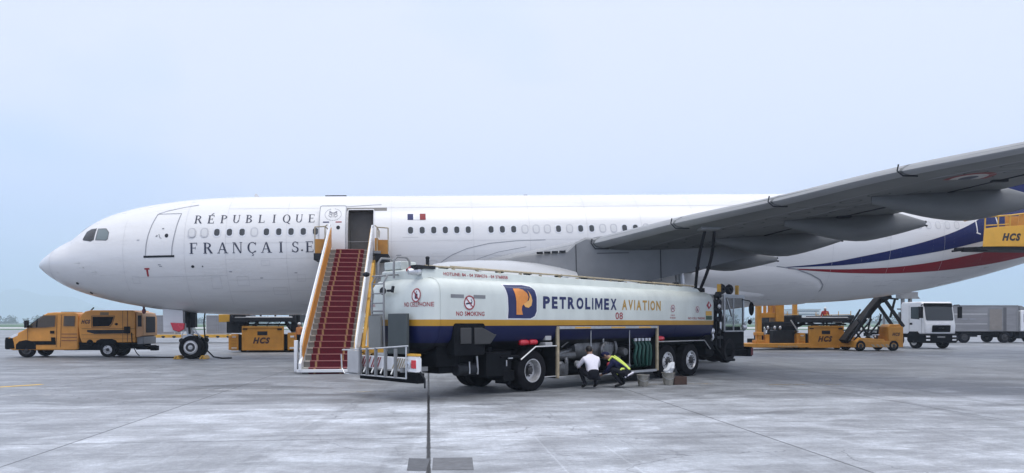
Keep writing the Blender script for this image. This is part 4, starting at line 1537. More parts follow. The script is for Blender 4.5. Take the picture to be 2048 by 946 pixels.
coamf = lambda u, v, off=0: (u, -.80 + (v - 2.66) / (2.9 - 2.66) * .05 - .012, v)
txt('HOTLINE: 84 - 04 3584276 - 04 3768058', -2.50, -.45, 2.775, 2.85, M_mred, .012, fn=coamf)
# logo panel
pan = [(-.97, 2.60), (-.3, 2.62), (-.06, 2.59), (.06, 2.50), (.10, 2.3), (.10, 1.98), (.03, 1.86), (-.12, 1.80), (-.90, 1.80), (-.88, 2.0), (-.90, 2.3)]
cxp = sum(p[0] for p in pan) / len(pan); czp = sum(p[1] for p in pan) / len(pan)
big = [(cxp + (x - cxp) * 1.07, min(2.66, czp + (z - czp) * 1.06)) for x, z in pan]
pshape = [(-.70, 2.52), (-.50, 2.53), (-.36, 2.50), (-.24, 2.42), (-.20, 2.32), (-.24, 2.22), (-.34, 2.17), (-.42, 2.10), (-.44, 2.02), (-.40, 1.89), (-.62, 1.89), (-.62, 2.2), (-.66, 2.38)]
drop = [(-.22, 2.50), (-.12, 2.38), (-.07, 2.24), (-.10, 2.12), (-.20, 2.06), (-.32, 2.08), (-.385, 2.15), (-.30, 2.19), (-.20, 2.24), (-.165, 2.33), (-.18, 2.42)]
sdecal('logo', [(*polys(big), 0), (*polys(pan), 1), (*polys(pshape), 2), (*polys(drop), 3)], [M_mwhite, M_lblue, M_logo_or, mat('logo_amber', (.75, .40, .12), .4)])
def pictogram(cx, cz, r, kind, fn=side, name='warning_sign', rx=1.0):
    q = ring2d(cx, cz, r, r * .17, 28, rx)
    a = R(45)
    sl = stroke2d(cx - r * .62 * rx, cz + r * .62, cx + r * .62 * rx, cz - r * .62, r * .15)
    if kind == 'phone':
        ic = [bx2(cx - .28 * r * rx, cx + .28 * r * rx, cz - .5 * r, cz + .22 * r), stroke2d(cx - .2 * r * rx, cz + .22 * r, cx + .1 * r * rx, cz + .6 * r, r * .12)]
    else:
        ic = [stroke2d(cx - .62 * r * rx, cz - .16 * r, cx + .5 * r * rx, cz - .02 * r, r * .2), stroke2d(cx + .52 * r * rx, cz + .1 * r, cx + .25 * r * rx, cz + .5 * r, r * .1)]
    return decal(name, [(*polys(disc2d(cx, cz, r * rx * .98, r * .98)), 0), (*polys(*ic), 1), (*polys(*q), 2), (*polys(sl), 2)], fn, [M_mwhite, M_ink, M_mred], tank, (.5, .06), .0012)
pictogram(-2.13, 2.15, .165, 'smoke')
pictogram(6.2, 2.13, .11, 'smoke')
pictogram(7.62, 2.12, .10, 'phone')
txt('NO', 6.1, 6.32, 1.90, 1.945, M_mred, .01)
txt('FIRE', 6.06, 6.36, 1.82, 1.865, M_mred, .01)
txt('NO CELL PHONE', 7.08, 8.08, 1.80, 1.87, M_mred, .02)
sdecal('reflector_strip', [(*polys(bx2(-2.68, -2.29, 2.25, 2.33)), 0)], [M_grey])
sdecal('reflector_strip', [(*polys(bx2(-2.00, -1.63, 2.25, 2.33)), 0)], [M_grey])
sdecal('hazard_diamond', [(*polys([(8.18, 2.26), (8.34, 2.40), (8.50, 2.26), (8.34, 2.12)]), 0), (*polys([(8.31, 2.27), (8.35, 2.36), (8.39, 2.27), (8.37, 2.22), (8.32, 2.22)]), 1)], [M_mred, M_mwhite])
sdecal('hazard_plate', [(*polys(bx2(8.14, 8.52, 1.93, 2.07)), 0), (*polys(bx2(8.14, 8.52, 1.79, 1.92)), 1)], [M_yellow, mat('plate_green', (.05, .1, .04), .5)])
txt('1863', 8.2, 8.46, 1.82, 1.89, M_ink, .01, fn=lambda u, v, off=0: (u, side(u, v)[1] - .008, v))
# writing on the rear dish
pictogram(.80, 2.30, .155, 'phone', rear, rx=.85)
txt('NO CELLPHONE', .42, 1.19, 2.05, 2.15, M_mred, .008, fn=rear)
pictogram(-.98, 2.33, .15, 'smoke', rear, rx=.8)
txt('NO SMOKING', -1.20, -.74, 2.06, 2.13, M_mred, .008, fn=rear)
decal('plate', [(*polys(bx2(-1.14, -.88, 1.80, 1.915)), 0)], rear, [M_lgrey], tank)
txt('135', -1.11, -.91, 1.825, 1.89, M_ink, .02, fn=lambda u, v, off=0: (rear(u, v)[0] - .006, -u, v))

# chassis
mb = MB()
for y in (-.42, .42):
    mb.b(-3.3, 11.0, y - .05, y + .05, .62, .92)
mb.b(-2.9, 8.6, -.7, .7, .92, 1.06)
for x in (-2.6, -1.2, 1.2, 3.2, 5.2, 8.4):
    mb.b(x - .06, x + .06, -.95, .95, .86, 1.12)
mb.b(-.14, .14, -1.0, 1.0, .42, .62)
for x in (6.02, 7.35):
    mb.b(x - .1, x + .1, -1.0, 1.0, .42, .6)
mb.ell((0, 0, .5), (.3, .34, .3))
mb.build('chassis', M_chassis, truck, bevel=.01)
mb = MB()          # side lockers, air tanks, battery box behind and ahead of the rear wheel
mb.b(-1.55, -.72, -1.18, -.35, .42, 1.0)
mb.b(-1.0, -.62, -1.19, -.6, .30, .55)
mb.b(-2.75, -1.7, -.9, -.3, .55, 1.02)
mb.b(-2.9, -2.2, -1.0, .9, .7, 1.25)
mb.build('locker', M_chassis, truck, bevel=.015)
mb = MB()
mb.cyl((-2.3, -.95, .62), (-1.7, -.95, .62), .14)
mb.build('air_tank', M_dark, truck, bevel=.01)
mb = MB()
mb.cyl((8.5, -.9, .7), (9.0, -.9, .7), .15)
mb.build('air_tank', M_dark, truck, bevel=.01)
mb = MB()
mb.tube([(-1.75, -1.08, .92), (-1.72, -1.08, .62), (-1.7, -1.05, .5)], .022, 8)
mb.tube([(-1.98, -1.08, .8), (-1.97, -1.08, .52)], .016, 8)
mb.tube([(-.9, -1.2, .8), (-.9, -1.2, .66)], .014, 8)
mb.b(-.84, -.70, -1.21, -1.18, .83, .86)
mb.build('pipe_fitting', M_alu, truck)
# recess in the blue skirt with its grey box
mb = MB()
mb.prism(rrect(-2.60, -1.66, .95, 1.68, .07), 'y', -1.262, -1.0)
mb.build('skirt_recess', M_chassis, truck, bevel=.01)
mb = MB()
mb.b(-2.42, -2.10, -1.29, -1.15, 1.22, 1.58)
mb.prism([(-2.0, 1.2), (-1.5, 1.2), (-1.3, 1.42), (-1.35, 1.42), (-1.75, 1.58), (-2.0, 1.58)], 'y', -1.28, -1.2)
mb.build('control_box', mat('control_grey', (.035, .035, .035), .5), truck, bevel=.012)
# wheels (dual rear, twin steer)
for sg in (-1, 1):
    road_wheel(truck, 0, sg * 1.06, .51, .30, sg, 'dish')
    road_wheel(truck, 0, sg * .74, .51, .28, sg, 'plain', M_hub)
    for x in (6.02, 7.35):
        road_wheel(truck, x, sg * 1.03, .51, .31, sg, 'steel')
# mudguards: dark plates with bright edging
for sg in (-1, 1):
    mb = MB()
    mb.bar((-.46, sg * 1.0, .80), (.06, sg * 1.0, 1.10), .5, .02, up=(0, 0, 1))
    mb.b(.05, .84, min(sg * .72, sg * 1.25), max(sg * .72, sg * 1.25), 1.09, 1.11)
    mb.b(-1.1, -.44, min(sg * .72, sg * 1.22), max(sg * .72, sg * 1.22), .86, .90)
    mb.build('mudguard', M_chassis, truck)
    mb = MB()
    mb.b(5.40, 8.05, min(sg * .72, sg * 1.25), max(sg * .72, sg * 1.25), 1.11, 1.13)
    mb.bar((8.05, sg * 1.0, 1.12), (8.42, sg * 1.0, .84), .5, .02)
    mb.build('mudguard', M_chassis, truck)
mb = MB()
mb.tube([(-.46, -1.25, .80), (.06, -1.25, 1.10), (.84, -1.25, 1.105)], .018, 6)
mb.build('edge_trim', M_alu, truck)
mb = MB()
mb.tube([(5.42, -1.25, 1.125), (8.05, -1.25, 1.125), (8.42, -1.25, .84)], .018, 6)
mb.tube([(.42, -1.22, .33), (.86, -1.22, .33)], .015, 6)
mb.build('edge_trim', M_alu, truck)
for x0, x1, r in ((-.36, -.04, .075), (-.02, .28, .075), (5.46, 5.92, .085)):
    mb = MB()
    mb.lathe([(x0, .02), (x0 + .02, r * .8), (x0 + .06, r), (x1 - .06, r), (x1 - .02, r * .8), (x1, .02)], (0, -1.08, 1.21), 'x', 16)
    mb.build('fire_extinguisher', M_lampred, truck)
mb = MB()
mb.b(.48, .74, -1.2, -.95, 1.12, 1.2)
mb.b(.5, .72, -1.18, -.98, 1.25, 1.36)
mb.build('junction_box', M_lgrey, truck, bevel=.01)

# pump bay: an open cabinet low on the side
mb = MB()
mb.b(.93, 5.36, -.34, -.28, .30, 1.58)
mb.b(.93, 5.36, -1.16, -.28, .27, .31)
mb.b(.87, .93, -1.2, -.28, .27, 1.58)
mb.b(5.36, 5.40, -1.2, -.28, .27, 1.58)
bay = mb.build('pump_bay', M_chassis, truck, bevel=.006)
mb = MB()
mb.b(.86, .94, -1.262, -1.20, .27, 1.60, 0)
mb.b(5.34, 5.42, -1.262, -1.20, .27, 1.60, 0)
mb.b(.94, 5.34, -1.26, -1.20, .25, .32, 1)
mb.b(.94, 5.34, -1.27, -1.18, 1.53, 1.60, 1)
for x in (2.3, 4.05):
    mb.b(x - .012, x + .012, -1.2, -1.176, .31, 1.53, 1)
mb.build('bay_frame', [M_tan, M_steel], bay, bevel=.006)
mb = MB()
for x0, x1 in ((1.55, 2.2), (3.1, 3.75), (4.4, 5.0)):
    mb.b(x0, x1, -1.274, -1.27, 1.545, 1.585)
build_each(mb, 'bay_marker', M_yellow, bay)
M_castmetal = mat('cast_metal', (.14, .145, .15), .42, .55, var=.35, scale=7, bump=.2)
mb = MB()                                          # filter vessel, flanges, pipework, meter
mb.lathe([(1.9, .05), (1.9, .26), (2.0, .30), (3.55, .30), (3.6, .30)], (0, -.72, .98), 'x', 28)
mb.lathe([(3.55, .35), (3.62, .35), (3.66, .34), (3.74, .2), (3.76, .03)], (0, -.72, .98), 'x', 28)
mb.lathe([(-1.14, .02), (-1.14, .2), (-1.10, .25), (-1.0, .25), (-.7, .22)], (3.1, 0, .92), 'y', 28)
for k in range(12):
    a = 2 * math.pi * k / 12
    mb.cyl((3.1 + .21 * math.cos(a), -1.15, .92 + .21 * math.sin(a)), (3.1 + .21 * math.cos(a), -1.1, .92 + .21 * math.sin(a)), .018, seg=6)
mb.lathe([(-1.1, .02), (-1.1, .10), (-1.0, .13), (-.5, .13)], (4.0, 0, .86), 'y', 20)
mb.tube([(1.2, -.9, .82), (1.9, -.9, .82)], .11, 14)
mb.tube([(1.15, -.95, .38), (1.15, -.95, .80), (1.3, -.95, .9), (1.9, -.8, .95)], .07, 10)
mb.tube([(1.5, -1.0, .34), (1.5, -1.0, .7), (1.55, -.9, .85)], .06, 10)
mb.tube([(2.4, -1.0, .36), (2.4, -1.0, .7), (2.6, -.85, .8)], .055, 10)
mb.tube([(4.0, -.8, .34), (4.0, -.8, .8)], .09, 12)
mb.tube([(3.5, -1.0, .45), (4.3, -1.0, .45)], .06, 10)
mb.tube([(1.3, -1.0, 1.05), (2.0, -1.0, 1.38)], .018, 6)
mb.ell((1.25, -1.02, .5), (.16, .1, .2))
mb.b(1.0, 1.45, -1.1, -.7, .32, .62)
mb.ell((2.0, -1.02, 1.33), (.05, .03, .05)); mb.ell((3.55, -1.02, 1.33), (.05, .03, .05))
mb.build('filter_and_pipes', M_castmetal, bay, smooth=35)
mb = MB()                                          # hanging nozzle valve
mb.cyl((3.0, -1.05, 1.42), (3.0, -1.05, 1.30), .05); mb.cyl((3.0, -1.05, 1.30), (3.02, -1.05, 1.15), .035, .02)
mb.bar((2.75, -1.05, 1.43), (3.12, -1.05, 1.40), .04, .04)
mb.lathe([(-1.12, .02), (-1.12, .085), (-1.06, .09), (-1.04, .06)], (1.85, 0, .60), 'y', 16)
mb.build('valve', M_alu, bay)
M_hose = mat('green_hose', (.008, .06, .045), .5, var=.3)
mb = MB()
for i, x in enumerate((4.5, 4.68, 4.86, 5.04, 5.2)):
    mb.tube([(x, -.75, 1.18), (x - .03, -1.02, 1.2), (x + .02, -1.1, 1.0), (x - .06 + .03 * i, -1.08, .7), (x + .06, -1.05, .45), (x + .1, -.8, .38)], .05, 8)
build_each(mb, 'delivery_hose', M_hose, bay, smooth=50)
mb = MB()
for x in (4.5, 4.68, 4.86, 5.04, 5.2):
    mb.cyl((x - .03, -1.09, 1.16), (x - .03, -1.09, 1.24), .05, seg=8)
build_each(mb, 'hose_coupling', M_alu, bay)

# rear: barrier frame, lamps, ladder
mb = MB()
zt, zb_ = 1.10, .50
mb.tube([(-3.72, -1.06, zt + .10), (-3.72, .4, zt), (-3.72, 1.5, zt - .05)], .016, 6, 0)
mb.tube([(-3.72, -1.0, zb_), (-3.72, .4, zb_), (-3.72, 1.4, zb_), (-3.72, 1.52, .62), (-3.72, 1.55, .95)], .016, 6, 0)
for y in (-1.0,):
    mb.b(-3.73, -3.71, y - .015, y + .015, zb_, zt + .1, 0)
for y in (-.62, -.25, .12, .46, .74):
    mb.b(-3.75, -3.69, y - .026, y + .026, zb_ + .01, zt + .03, 1)
for y in (-.45, -.05, .3, .62):
    mb.bar((-3.71, y, .56), (-3.5, y + .12, .82), .03, .03, 0)
for y in (-.8, .8):
    mb.b(-3.7, -3.0, y - .04, y + .04, .62, .72, 1)
bar_o = mb.build('rear_barrier', [M_alu, M_grey], truck)
mb = MB()
mb.b(-3.75, -3.69, .78, 1.24, .53, 1.05)
mb.build('folding_panel', M_lgrey, bar_o, bevel=.01)
mb = MB()
mb.b(-3.62, -3.52, -1.28, 1.25, .66, .94)
mb.b(-3.5, -3.3, -1.1, 1.1, .38, .60, 1)
bump = mb.build('rear_bumper', [M_vehwhite, M_chassis], truck, bevel=.012)
rb_map = lambda u, v, off=0: (-3.628 - off, u, v)
for y0 in (-.96, -.64, .18, .58):
    ch = []
    for k in range(4):
        ch.append([(y0 + .08 * k, .68), (y0 + .08 * k + .04, .68), (y0 + .08 * k - .1, .92), (y0 + .08 * k - .14, .92)])
    decal('chevron', [(*polys(*ch), 0)], rb_map, [M_mred if abs(y0) < .6 else M_tan], bump)
for sg in (-1, 1):
    mb = MB()
    mb.b(-3.68, -3.56, min(sg * .98, sg * 1.30), max(sg * .98, sg * 1.30), .64, .98)
    lb = mb.build('lamp_housing', M_vehwhite, bump, bevel=.015)
    mb = MB()
    mb.b(-3.70, -3.68, min(sg * 1.14, sg * 1.30), max(sg * 1.14, sg * 1.30), .72, .90)
    mb.build('tail_lamp', M_lampred, bump, bevel=.02)
    mb = MB()
    mb.lathe([(-3.72, .02), (-3.71, .075), (-3.67, .08)], (0, sg * 1.06, .80), 'x', 16)
    mb.build('reverse_lamp', M_alu, bump)
    mb = MB()
    mb.b(-3.685, -3.56, min(sg * .98, sg * 1.31), max(sg * .98, sg * 1.31), .982, 1.03)
    mb.build('marker_strip', M_yellow, bump)
mb = MB()
mb.b(-3.50, -3.42, -.72, -.02, 1.0, 1.90)
mb.build('rear_box', mat('dark_slate', (.045, .055, .055), .5), truck, bevel=.015)  # plain dark slate box across the rear of the tank
mb = MB()
for y in (.10, .56):
    mb.tube([(-3.5, y, 1.1), (-3.52, y, 1.8), (-3.52, y, 2.6), (-3.42, y, 2.78), (-3.1, y, 2.8)], .022, 8)
for z in (1.88, 1.96, 2.14, 2.36, 2.58, 2.76):
    mb.tube([(-3.515, .10, z), (-3.515, .56, z)], .016 if z > 2 else .024, 6)
for y in (.02, .62):
    mb.tube([(-3.3, y, 2.7), (-3.3, y, 3.1), (-3.22, y, 3.2), (-2.95, y, 3.2), (-2.86, y, 3.12), (-2.84, y, 2.9)], .026, 8)
lad = mb.build('ladder', M_grey, truck, smooth=50)
mb = MB()
mb.prism(rrect(.14, .62, 1.12, 1.86, .06), 'x', -3.58, -3.53)
mb.build('ladder_panel', mat('ladder_cover', (.17, .175, .165), .5), lad)
mb = MB()
mb.cyl((-3.36, -.60, 2.82), (-3.2, -.66, 2.84), .07, .09); mb.ell((-3.16, -.68, 2.84), (.1, .1, .1))
mb.build('work_lamp', M_alu, truck)
mb = MB()
mb.b(-3.3, -2.75, -.8, -.6, 2.9, 2.97); mb.cyl((-2.9, -.7, 2.97), (-2.9, -.7, 3.14), .04); mb.ell((-2.9, -.7, 3.15), (.05, .05, .04))
mb.ell((-3.44, .25, 2.42), (.06, .1, .09)); mb.bar((-3.42, .1, 2.42), (-3.42, -.08, 2.42), .05, .05); mb.bar((-3.42, -.08, 2.38), (-3.42, -.12, 2.52), .05, .05)
mb.ell((-3.42, .95, 2.83), (.06, .12, .06))
build_each(mb, 'roof_fitting', M_dark, truck)
mb = MB()
mb.b(-3.05, -2.6, .1, .75, 2.93, 3.12)
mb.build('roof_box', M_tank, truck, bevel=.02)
mb = MB()
mb.tube([(-3.2, -.35, 2.88), (-3.0, -.2, 2.95), (-2.9, -.35, 2.93), (-2.75, -.15, 2.97)], .035, 8)
mb.build('roof_valve', M_mred, truck)
mb = MB()
mb.tube([(-3.45, -1.1, .66), (-3.52, -1.28, .6), (-3.5, -1.36, .5), (-3.45, -1.3, .3)], .02, 6)
mb.build('earthing_lead', M_dark, truck)
mb = MB()
mb.b(-.80, -.77, -1.2, -.7, .22, .62)
mb.build('mud_flap', M_chassis, truck)

# cab: narrow framed cabin ahead of the tank, with a rack of pipes and reels between them
mb = MB()
mb.b(9.35, 10.80, -1.2, 1.2, .78, 1.40)
mb.b(9.4, 11.1, -1.15, 1.15, .55, .78)
mb.b(9.4, 9.75, -1.0, -.4, 1.38, 1.9); mb.b(9.4, 9.75, .4, 1.0, 1.38, 1.9)
mb.b(10.4, 10.75, -1.1, 1.1, 1.38, 1.56)
cab = mb.build('cab', M_chassis, truck, bevel=.03)
mb = MB()
for x, y in ((9.42, -1.19), (9.42, 1.19), (10.74, -1.19), (10.74, 1.19)):
    mb.b(x - .04, x + .04, y - .03, y + .03, 1.40, 2.62)
mb.b(9.36, 10.82, -1.22, 1.22, 2.60, 2.66)
mb.b(9.46, 10.70, -1.225, -1.18, 1.38, 1.43); mb.b(9.46, 10.70, -1.225, -1.18, 2.54, 2.60)
mb.b(10.02, 10.06, -1.22, -1.18, 1.4, 2.6)
mb.bar((9.6, -1.19, 2.5), (9.95, -1.19, 1.9), .05, .05)
mb.build('cab_frame', M_steel, cab, bevel=.008)
for nm_, args in (('door_window', (9.46, 10.70, -1.20, -1.195, 1.43, 2.54)), ('door_window', (9.46, 10.70, 1.195, 1.20, 1.43, 2.54)), ('windscreen', (10.75, 10.76, -1.14, 1.14, 1.43, 2.56))):
    mb = MB()
    mb.b(*args)
    mb.build(nm_, glass('cab_clear_glass', (.03, .05, .06), .15), cab, smooth=0)
mb2 = MB()
mb2.tube([(10.2 + .19 * math.cos(a), -.65 + .19 * math.sin(a), 1.75 + .1 * math.cos(a)) for a in [2 * math.pi * k / 16 for k in range(17)]], .016, 6)
mb2.bar((10.2, -.65, 1.75), (10.5, -.65, 1.5), .05, .05)
mb2.build('steering_wheel', M_black, cab)
for x, y in ((9.42, -1.0), (10.66, -1.0)):
    mb = MB()
    mb.b(x - .05, x + .05, y - .05, y + .05, 2.66, 3.0)
    mb.build('beacon_post', M_yellow, cab)
for x in (9.62, 10.15):
    mb = MB()
    mb.lathe([(-.06, .04), (-.08, .15), (0, .19), (.08, .15), (.06, .04)], (x, -.98, 2.84), 'y', 18)
    mb.ell((x, -1.07, 2.84), (.04, .03, .04), seg=8, rings=6)
    mb.build('horn', M_dark, cab)
mb = MB()
mb.tube([(10.66, -1.2, 2.5), (10.78, -1.42, 2.45), (10.80, -1.45, 2.35)], .016, 6)
mb.ell((10.82, -1.46, 2.18), (.05, .10, .24)); mb.ell((10.78, -1.42, 1.72), (.05, .08, .09))
mb.build('mirror', M_black, cab, smooth=50)
mb = MB()
mb.ell((10.55, -1.33, 1.55), (.1, .1, .13))
mb.build('lamp_chrome', M_alu, cab, smooth=50)
mb = MB()
mb.b(8.98, 9.30, -.95, .95, .78, 2.45)
for x, y in ((9.02, -1.12), (9.18, -1.15), (9.30, -1.1)):
    mb.tube([(x, y, .85), (x, y, 2.3), (x + .05, y + .1, 2.62)], .035, 8)
mb.tube([(8.9, -1.1, 2.15), (9.1, -1.25, 2.05), (9.2, -1.22, 1.7), (9.05, -1.2, 1.3)], .05, 8)
for z in (2.62, 2.36, 2.1):
    mb.lathe([(-.05, .03), (-.07, .11), (.07, .11), (.05, .03)], (9.05, -1.18, z), 'y', 16)
mb.b(8.96, 9.34, -1.2, -1.05, 1.75, 1.85); mb.b(8.96, 9.34, -1.2, -1.05, 1.15, 1.25)
pr_ = mb.build('pipe_rack', M_dark, truck, smooth=40)
mb = MB()
mb.tube([(9.12, -1.22, 1.45), (9.12, -1.22, 1.72)], .04, 8)
mb.ell((9.0, -1.24, 2.24), (.06, .05, .08)); mb.ell((9.26, -1.2, 1.95), (.05, .05, .06))
mb.build('pipe_fitting', M_alu, pr_, smooth=50)
mb = MB()
mb.tube([(8.7, -1.15, 1.5), (8.72, -1.18, 1.2), (8.6, -1.2, 1.12)], .04, 8); mb.ell((8.7, -1.15, 1.42), (.09, .09, .12))
mb.build('valve_chrome', M_alu, truck, smooth=50)
mb = MB()
mb.lathe([(-1.2, .24), (-1.22, .38), (-1.12, .44), (-.95, .44), (-.9, .24)], (9.75, 0, .76), 'y', 28)
mb.build('hose_reel', M_black, cab, smooth=40)
mb = MB()
mb.b(11.12, 11.32, -1.25, 1.25, .50, .84)
fb_ = mb.build('front_bumper', M_chassis, truck, bevel=.03)
mb = MB()
mb.b(11.2, 11.35, -1.262, -1.1, .54, .8)
mb.build('side_reflector', mat('dull_red', (.14, .012, .014), .5), fb_, bevel=.01)
mb = MB()
mb.b(8.3, 8.8, -1.15, -.5, .62, 1.3); mb.tube([(8.95, -1.1, .95), (9.4, -1.2, .42), (10.1, -1.2, .42)], .05, 8)
mb.build('step_and_brackets', M_chassis, truck, bevel=.02)

# two delivery hoses from the wing coupling to the deck
s_, z_ = wing_low(13.0, .17)
for i, (o0, lab) in enumerate(((-.16, 'black fuel hose hanging from the wing, nearer the aircraft nose of the two'), (.16, 'black fuel hose hanging from the wing, nearer the tail of the two'))):
    a = plane_m @ Vector((s_ + o0, -13.0, z_ - .1))
    bq = Vector((6.28 + o0 * .55, 24.95, 2.86))
    mb = MB()
    pts = []
    for k in range(9):
        t = k / 8
        p = a.lerp(bq, t)
        pts.append((p.x + (.11 if i else -.05) * math.sin(math.pi * t), p.y, p.z))
    mb.tube(pts, .052, 10)
    for k in (2, 5):
        mb.tube([pts[k], ((pts[k][0] + pts[k + 1][0]) / 2, pts[k][1], (pts[k][2] * .8 + pts[k + 1][2] * .2))], .075, 10)
    mb.tube([pts[-1], (pts[-1][0], pts[-1][1], 2.72)], .13, 12)
    tag(mb.build('fuel_hose', M_black, smooth=50), lab, 'hose', 'hoses between wing and tanker')

# ================================================================== BOARDING STAIRS
stairs = empty('boarding_stairs', (-6.08, 24.35, 0), TH, 'white and yellow aircraft boarding stairs leading to the open forward door', 'boarding stairs')
# local: x to the right, y towards the aircraft, z up
NST = 23
Y0s, RUN, Z0s, RISE = .0, .32, .0, .2087
ztop = NST * RISE
SWID = .82
def st_y(i): return .08 + i * RUN
mb = MB()
for i in range(NST):
    z = (i + 1) * RISE
    mb.b(-SWID, SWID, st_y(i), st_y(i) + RUN + .03, z - .035, z, 0)
    mb.b(-SWID, SWID, st_y(i) + .02, st_y(i) + .035, z - RISE, z - .035, 1)
mb.build('steps', [mat('step_tread', (.42, .40, .36), .6, var=.2, scale=5), mat('step_riser', (.2, .19, .17), .6)], stairs)
slope = RISE / RUN
ye = st_y(NST) + 1.35
def zs(y): return (y - .08) / RUN * RISE
for sg in (-1, 1):
    x0, x1 = sg * (SWID + .01), sg * (SWID + .10)
    mb = MB()
    yl = st_y(NST)
    mb.prism([(-.05, .12), (.35, .05), (yl + .2, zs(yl) - .25), (yl + .2, zs(yl) + .10), (-.05, .36)], 'x', min(x0, x1), max(x0, x1))
    mb.build('stringer', M_vehwhite, stairs, bevel=.01)
    # side panels: yellow sheets inside, white outside, with handrail
    mb = MB()
    mb.prism([(.3, zs(.3) + .28), (yl + .1, zs(yl) + .15), (yl + .1, zs(yl) + .98), (.62, zs(.5) + .92), (.3, zs(.3) + .75)], 'x', min(sg * SWID + sg * .005, sg * (SWID + .035)), max(sg * SWID + sg * .005, sg * (SWID + .035)))
    mb.build('side_panel', M_orange if sg < 0 else M_yellow, stairs, bevel=.005)
    mb = MB()
    mb.prism([(.25, zs(.3) + .25), (yl + .1, zs(yl) + .12), (yl + .1, zs(yl) + 1.0), (.6, zs(.5) + .95), (.25, zs(.3) + .8)], 'x', min(sg * (SWID + .04), sg * (SWID + .11)), max(sg * (SWID + .04), sg * (SWID + .11)))
    mb.build('outer_panel', M_vehwhite, stairs, bevel=.005)
    mb = MB()
    xx = sg * (SWID + .075)
    mb.tube([(xx, .22, .3), (xx, .22, zs(.3) + .92), (xx, .55, zs(.5) + 1.05), (xx, yl, zs(yl) + 1.08), (xx, yl + .15, zs(yl) + 1.08)], .03, 8)
    mb.build('handrail', M_vehwhite, stairs, smooth=50)
# platform with its guard panels
mb = MB()
mb.b(-1.25, 1.25, st_y(NST) + .03, ye, ztop - .12, ztop - .005)
pf = mb.build('platform', M_grey, stairs, bevel=.01)
for sg in (-1, 1):
    mb = MB()
    y0 = st_y(NST) + .1
    xx = sg * 1.10
    mb.b(min(xx, xx + sg * .04), max(xx, xx + sg * .04), y0, ye + .1, ztop - .1, ztop + .55, 0)
    xa, xb = sorted((sg * 1.0, sg * 1.10))
    mb.b(xa, xb, y0 - .02, y0 + .02, ztop - .12, ztop + .55, 0)
    xa, xb = sorted((sg * 1.10, sg * 1.56))
    mb.b(xa, xb, y0 + .2, y0 + .24, ztop - .22, ztop + .50, 0)
    xa, xb = sorted((sg * 1.0, sg * 1.58))
    mb.b(xa, xb, y0 + .0, ye, ztop - .42, ztop - .13, 1)
    mb.build('guard_panel', [mat('guard_amber', (.42, .19, .025), .45, var=.2), M_dark], pf, bevel=.006)
    mb = MB()
    for x, y in ((sg * 1.10, y0), (sg * 1.56, y0 + .22), (sg * 1.10, ye)):
        mb.tube([(x, y, ztop), (x, y, ztop + 1.02)], .026, 8)
    mb.tube([(sg * 1.0, y0, ztop + 1.1), (sg * 1.10, y0, ztop + 1.02), (sg * 1.56, y0 + .22, ztop + 1.02)], .026, 8)
    mb.tube([(sg * 1.10, y0, ztop + 1.02), (sg * 1.10, ye, ztop + 1.02)], .026, 8)
    mb.build('guard_rail', M_tan, pf, smooth=50)
# undercarriage: frame, lattice supports, wheels
mb = MB()
for sg in (-1, 1):
    mb.b(min(sg * .85, sg * 1.0), max(sg * .85, sg * 1.0), 1.2, 8.3, .42, .6)
    mb.bar((sg * .95, 2.2, .6), (sg * .95, 7.2, 4.2), .12, .12)
    mb.bar((sg * .95, 7.6, .55), (sg * .95, 7.6, 4.4), .14, .14)
    mb.bar((sg * .95, 4.9, .55), (sg * .95, 4.9, 2.7), .1, .1)
    mb.bar((sg * .95, 7.6, .7), (sg * .95, 4.9, 2.4), .08, .08)
    mb.bar((sg * .95, 7.6, 2.6), (sg * .95, 6.0, .6), .08, .08)
for y in (1.3, 3.6, 6.2, 8.2):
    mb.b(-.95, .95, y - .07, y + .07, .43, .59)
mb.b(-.85, .85, 3.0, 4.6, .6, 1.3)
mb.bar((1.15, 1.9, .05), (1.12, 2.7, 1.5), .07, .07); mb.bar((1.35, 2.1, .05), (1.3, 2.5, 1.35), .06, .06); mb.b(1.0, 1.7, 2.0, 2.5, .62, .85)
mb.build('support_frame', M_yellow, stairs, bevel=.008)
for x, y in ((-.85, 2.3), (.85, 2.3), (-.85, 7.2), (.85, 7.2)):
    w_ = empty('wheel', (x, y, 0), R(90))
    w_.parent = stairs
    road_wheel(w_, 0, 0, .33, .22, -1 if x > 0 else 1, 'plain')
mb = MB()
mb.b(-1.16, -1.06, .5, .75, .05, 1.1)
mb.b(-.98, .98, -.03, .07, .06, .16)
mb.build('stabiliser', M_vehwhite, stairs, bevel=.01)

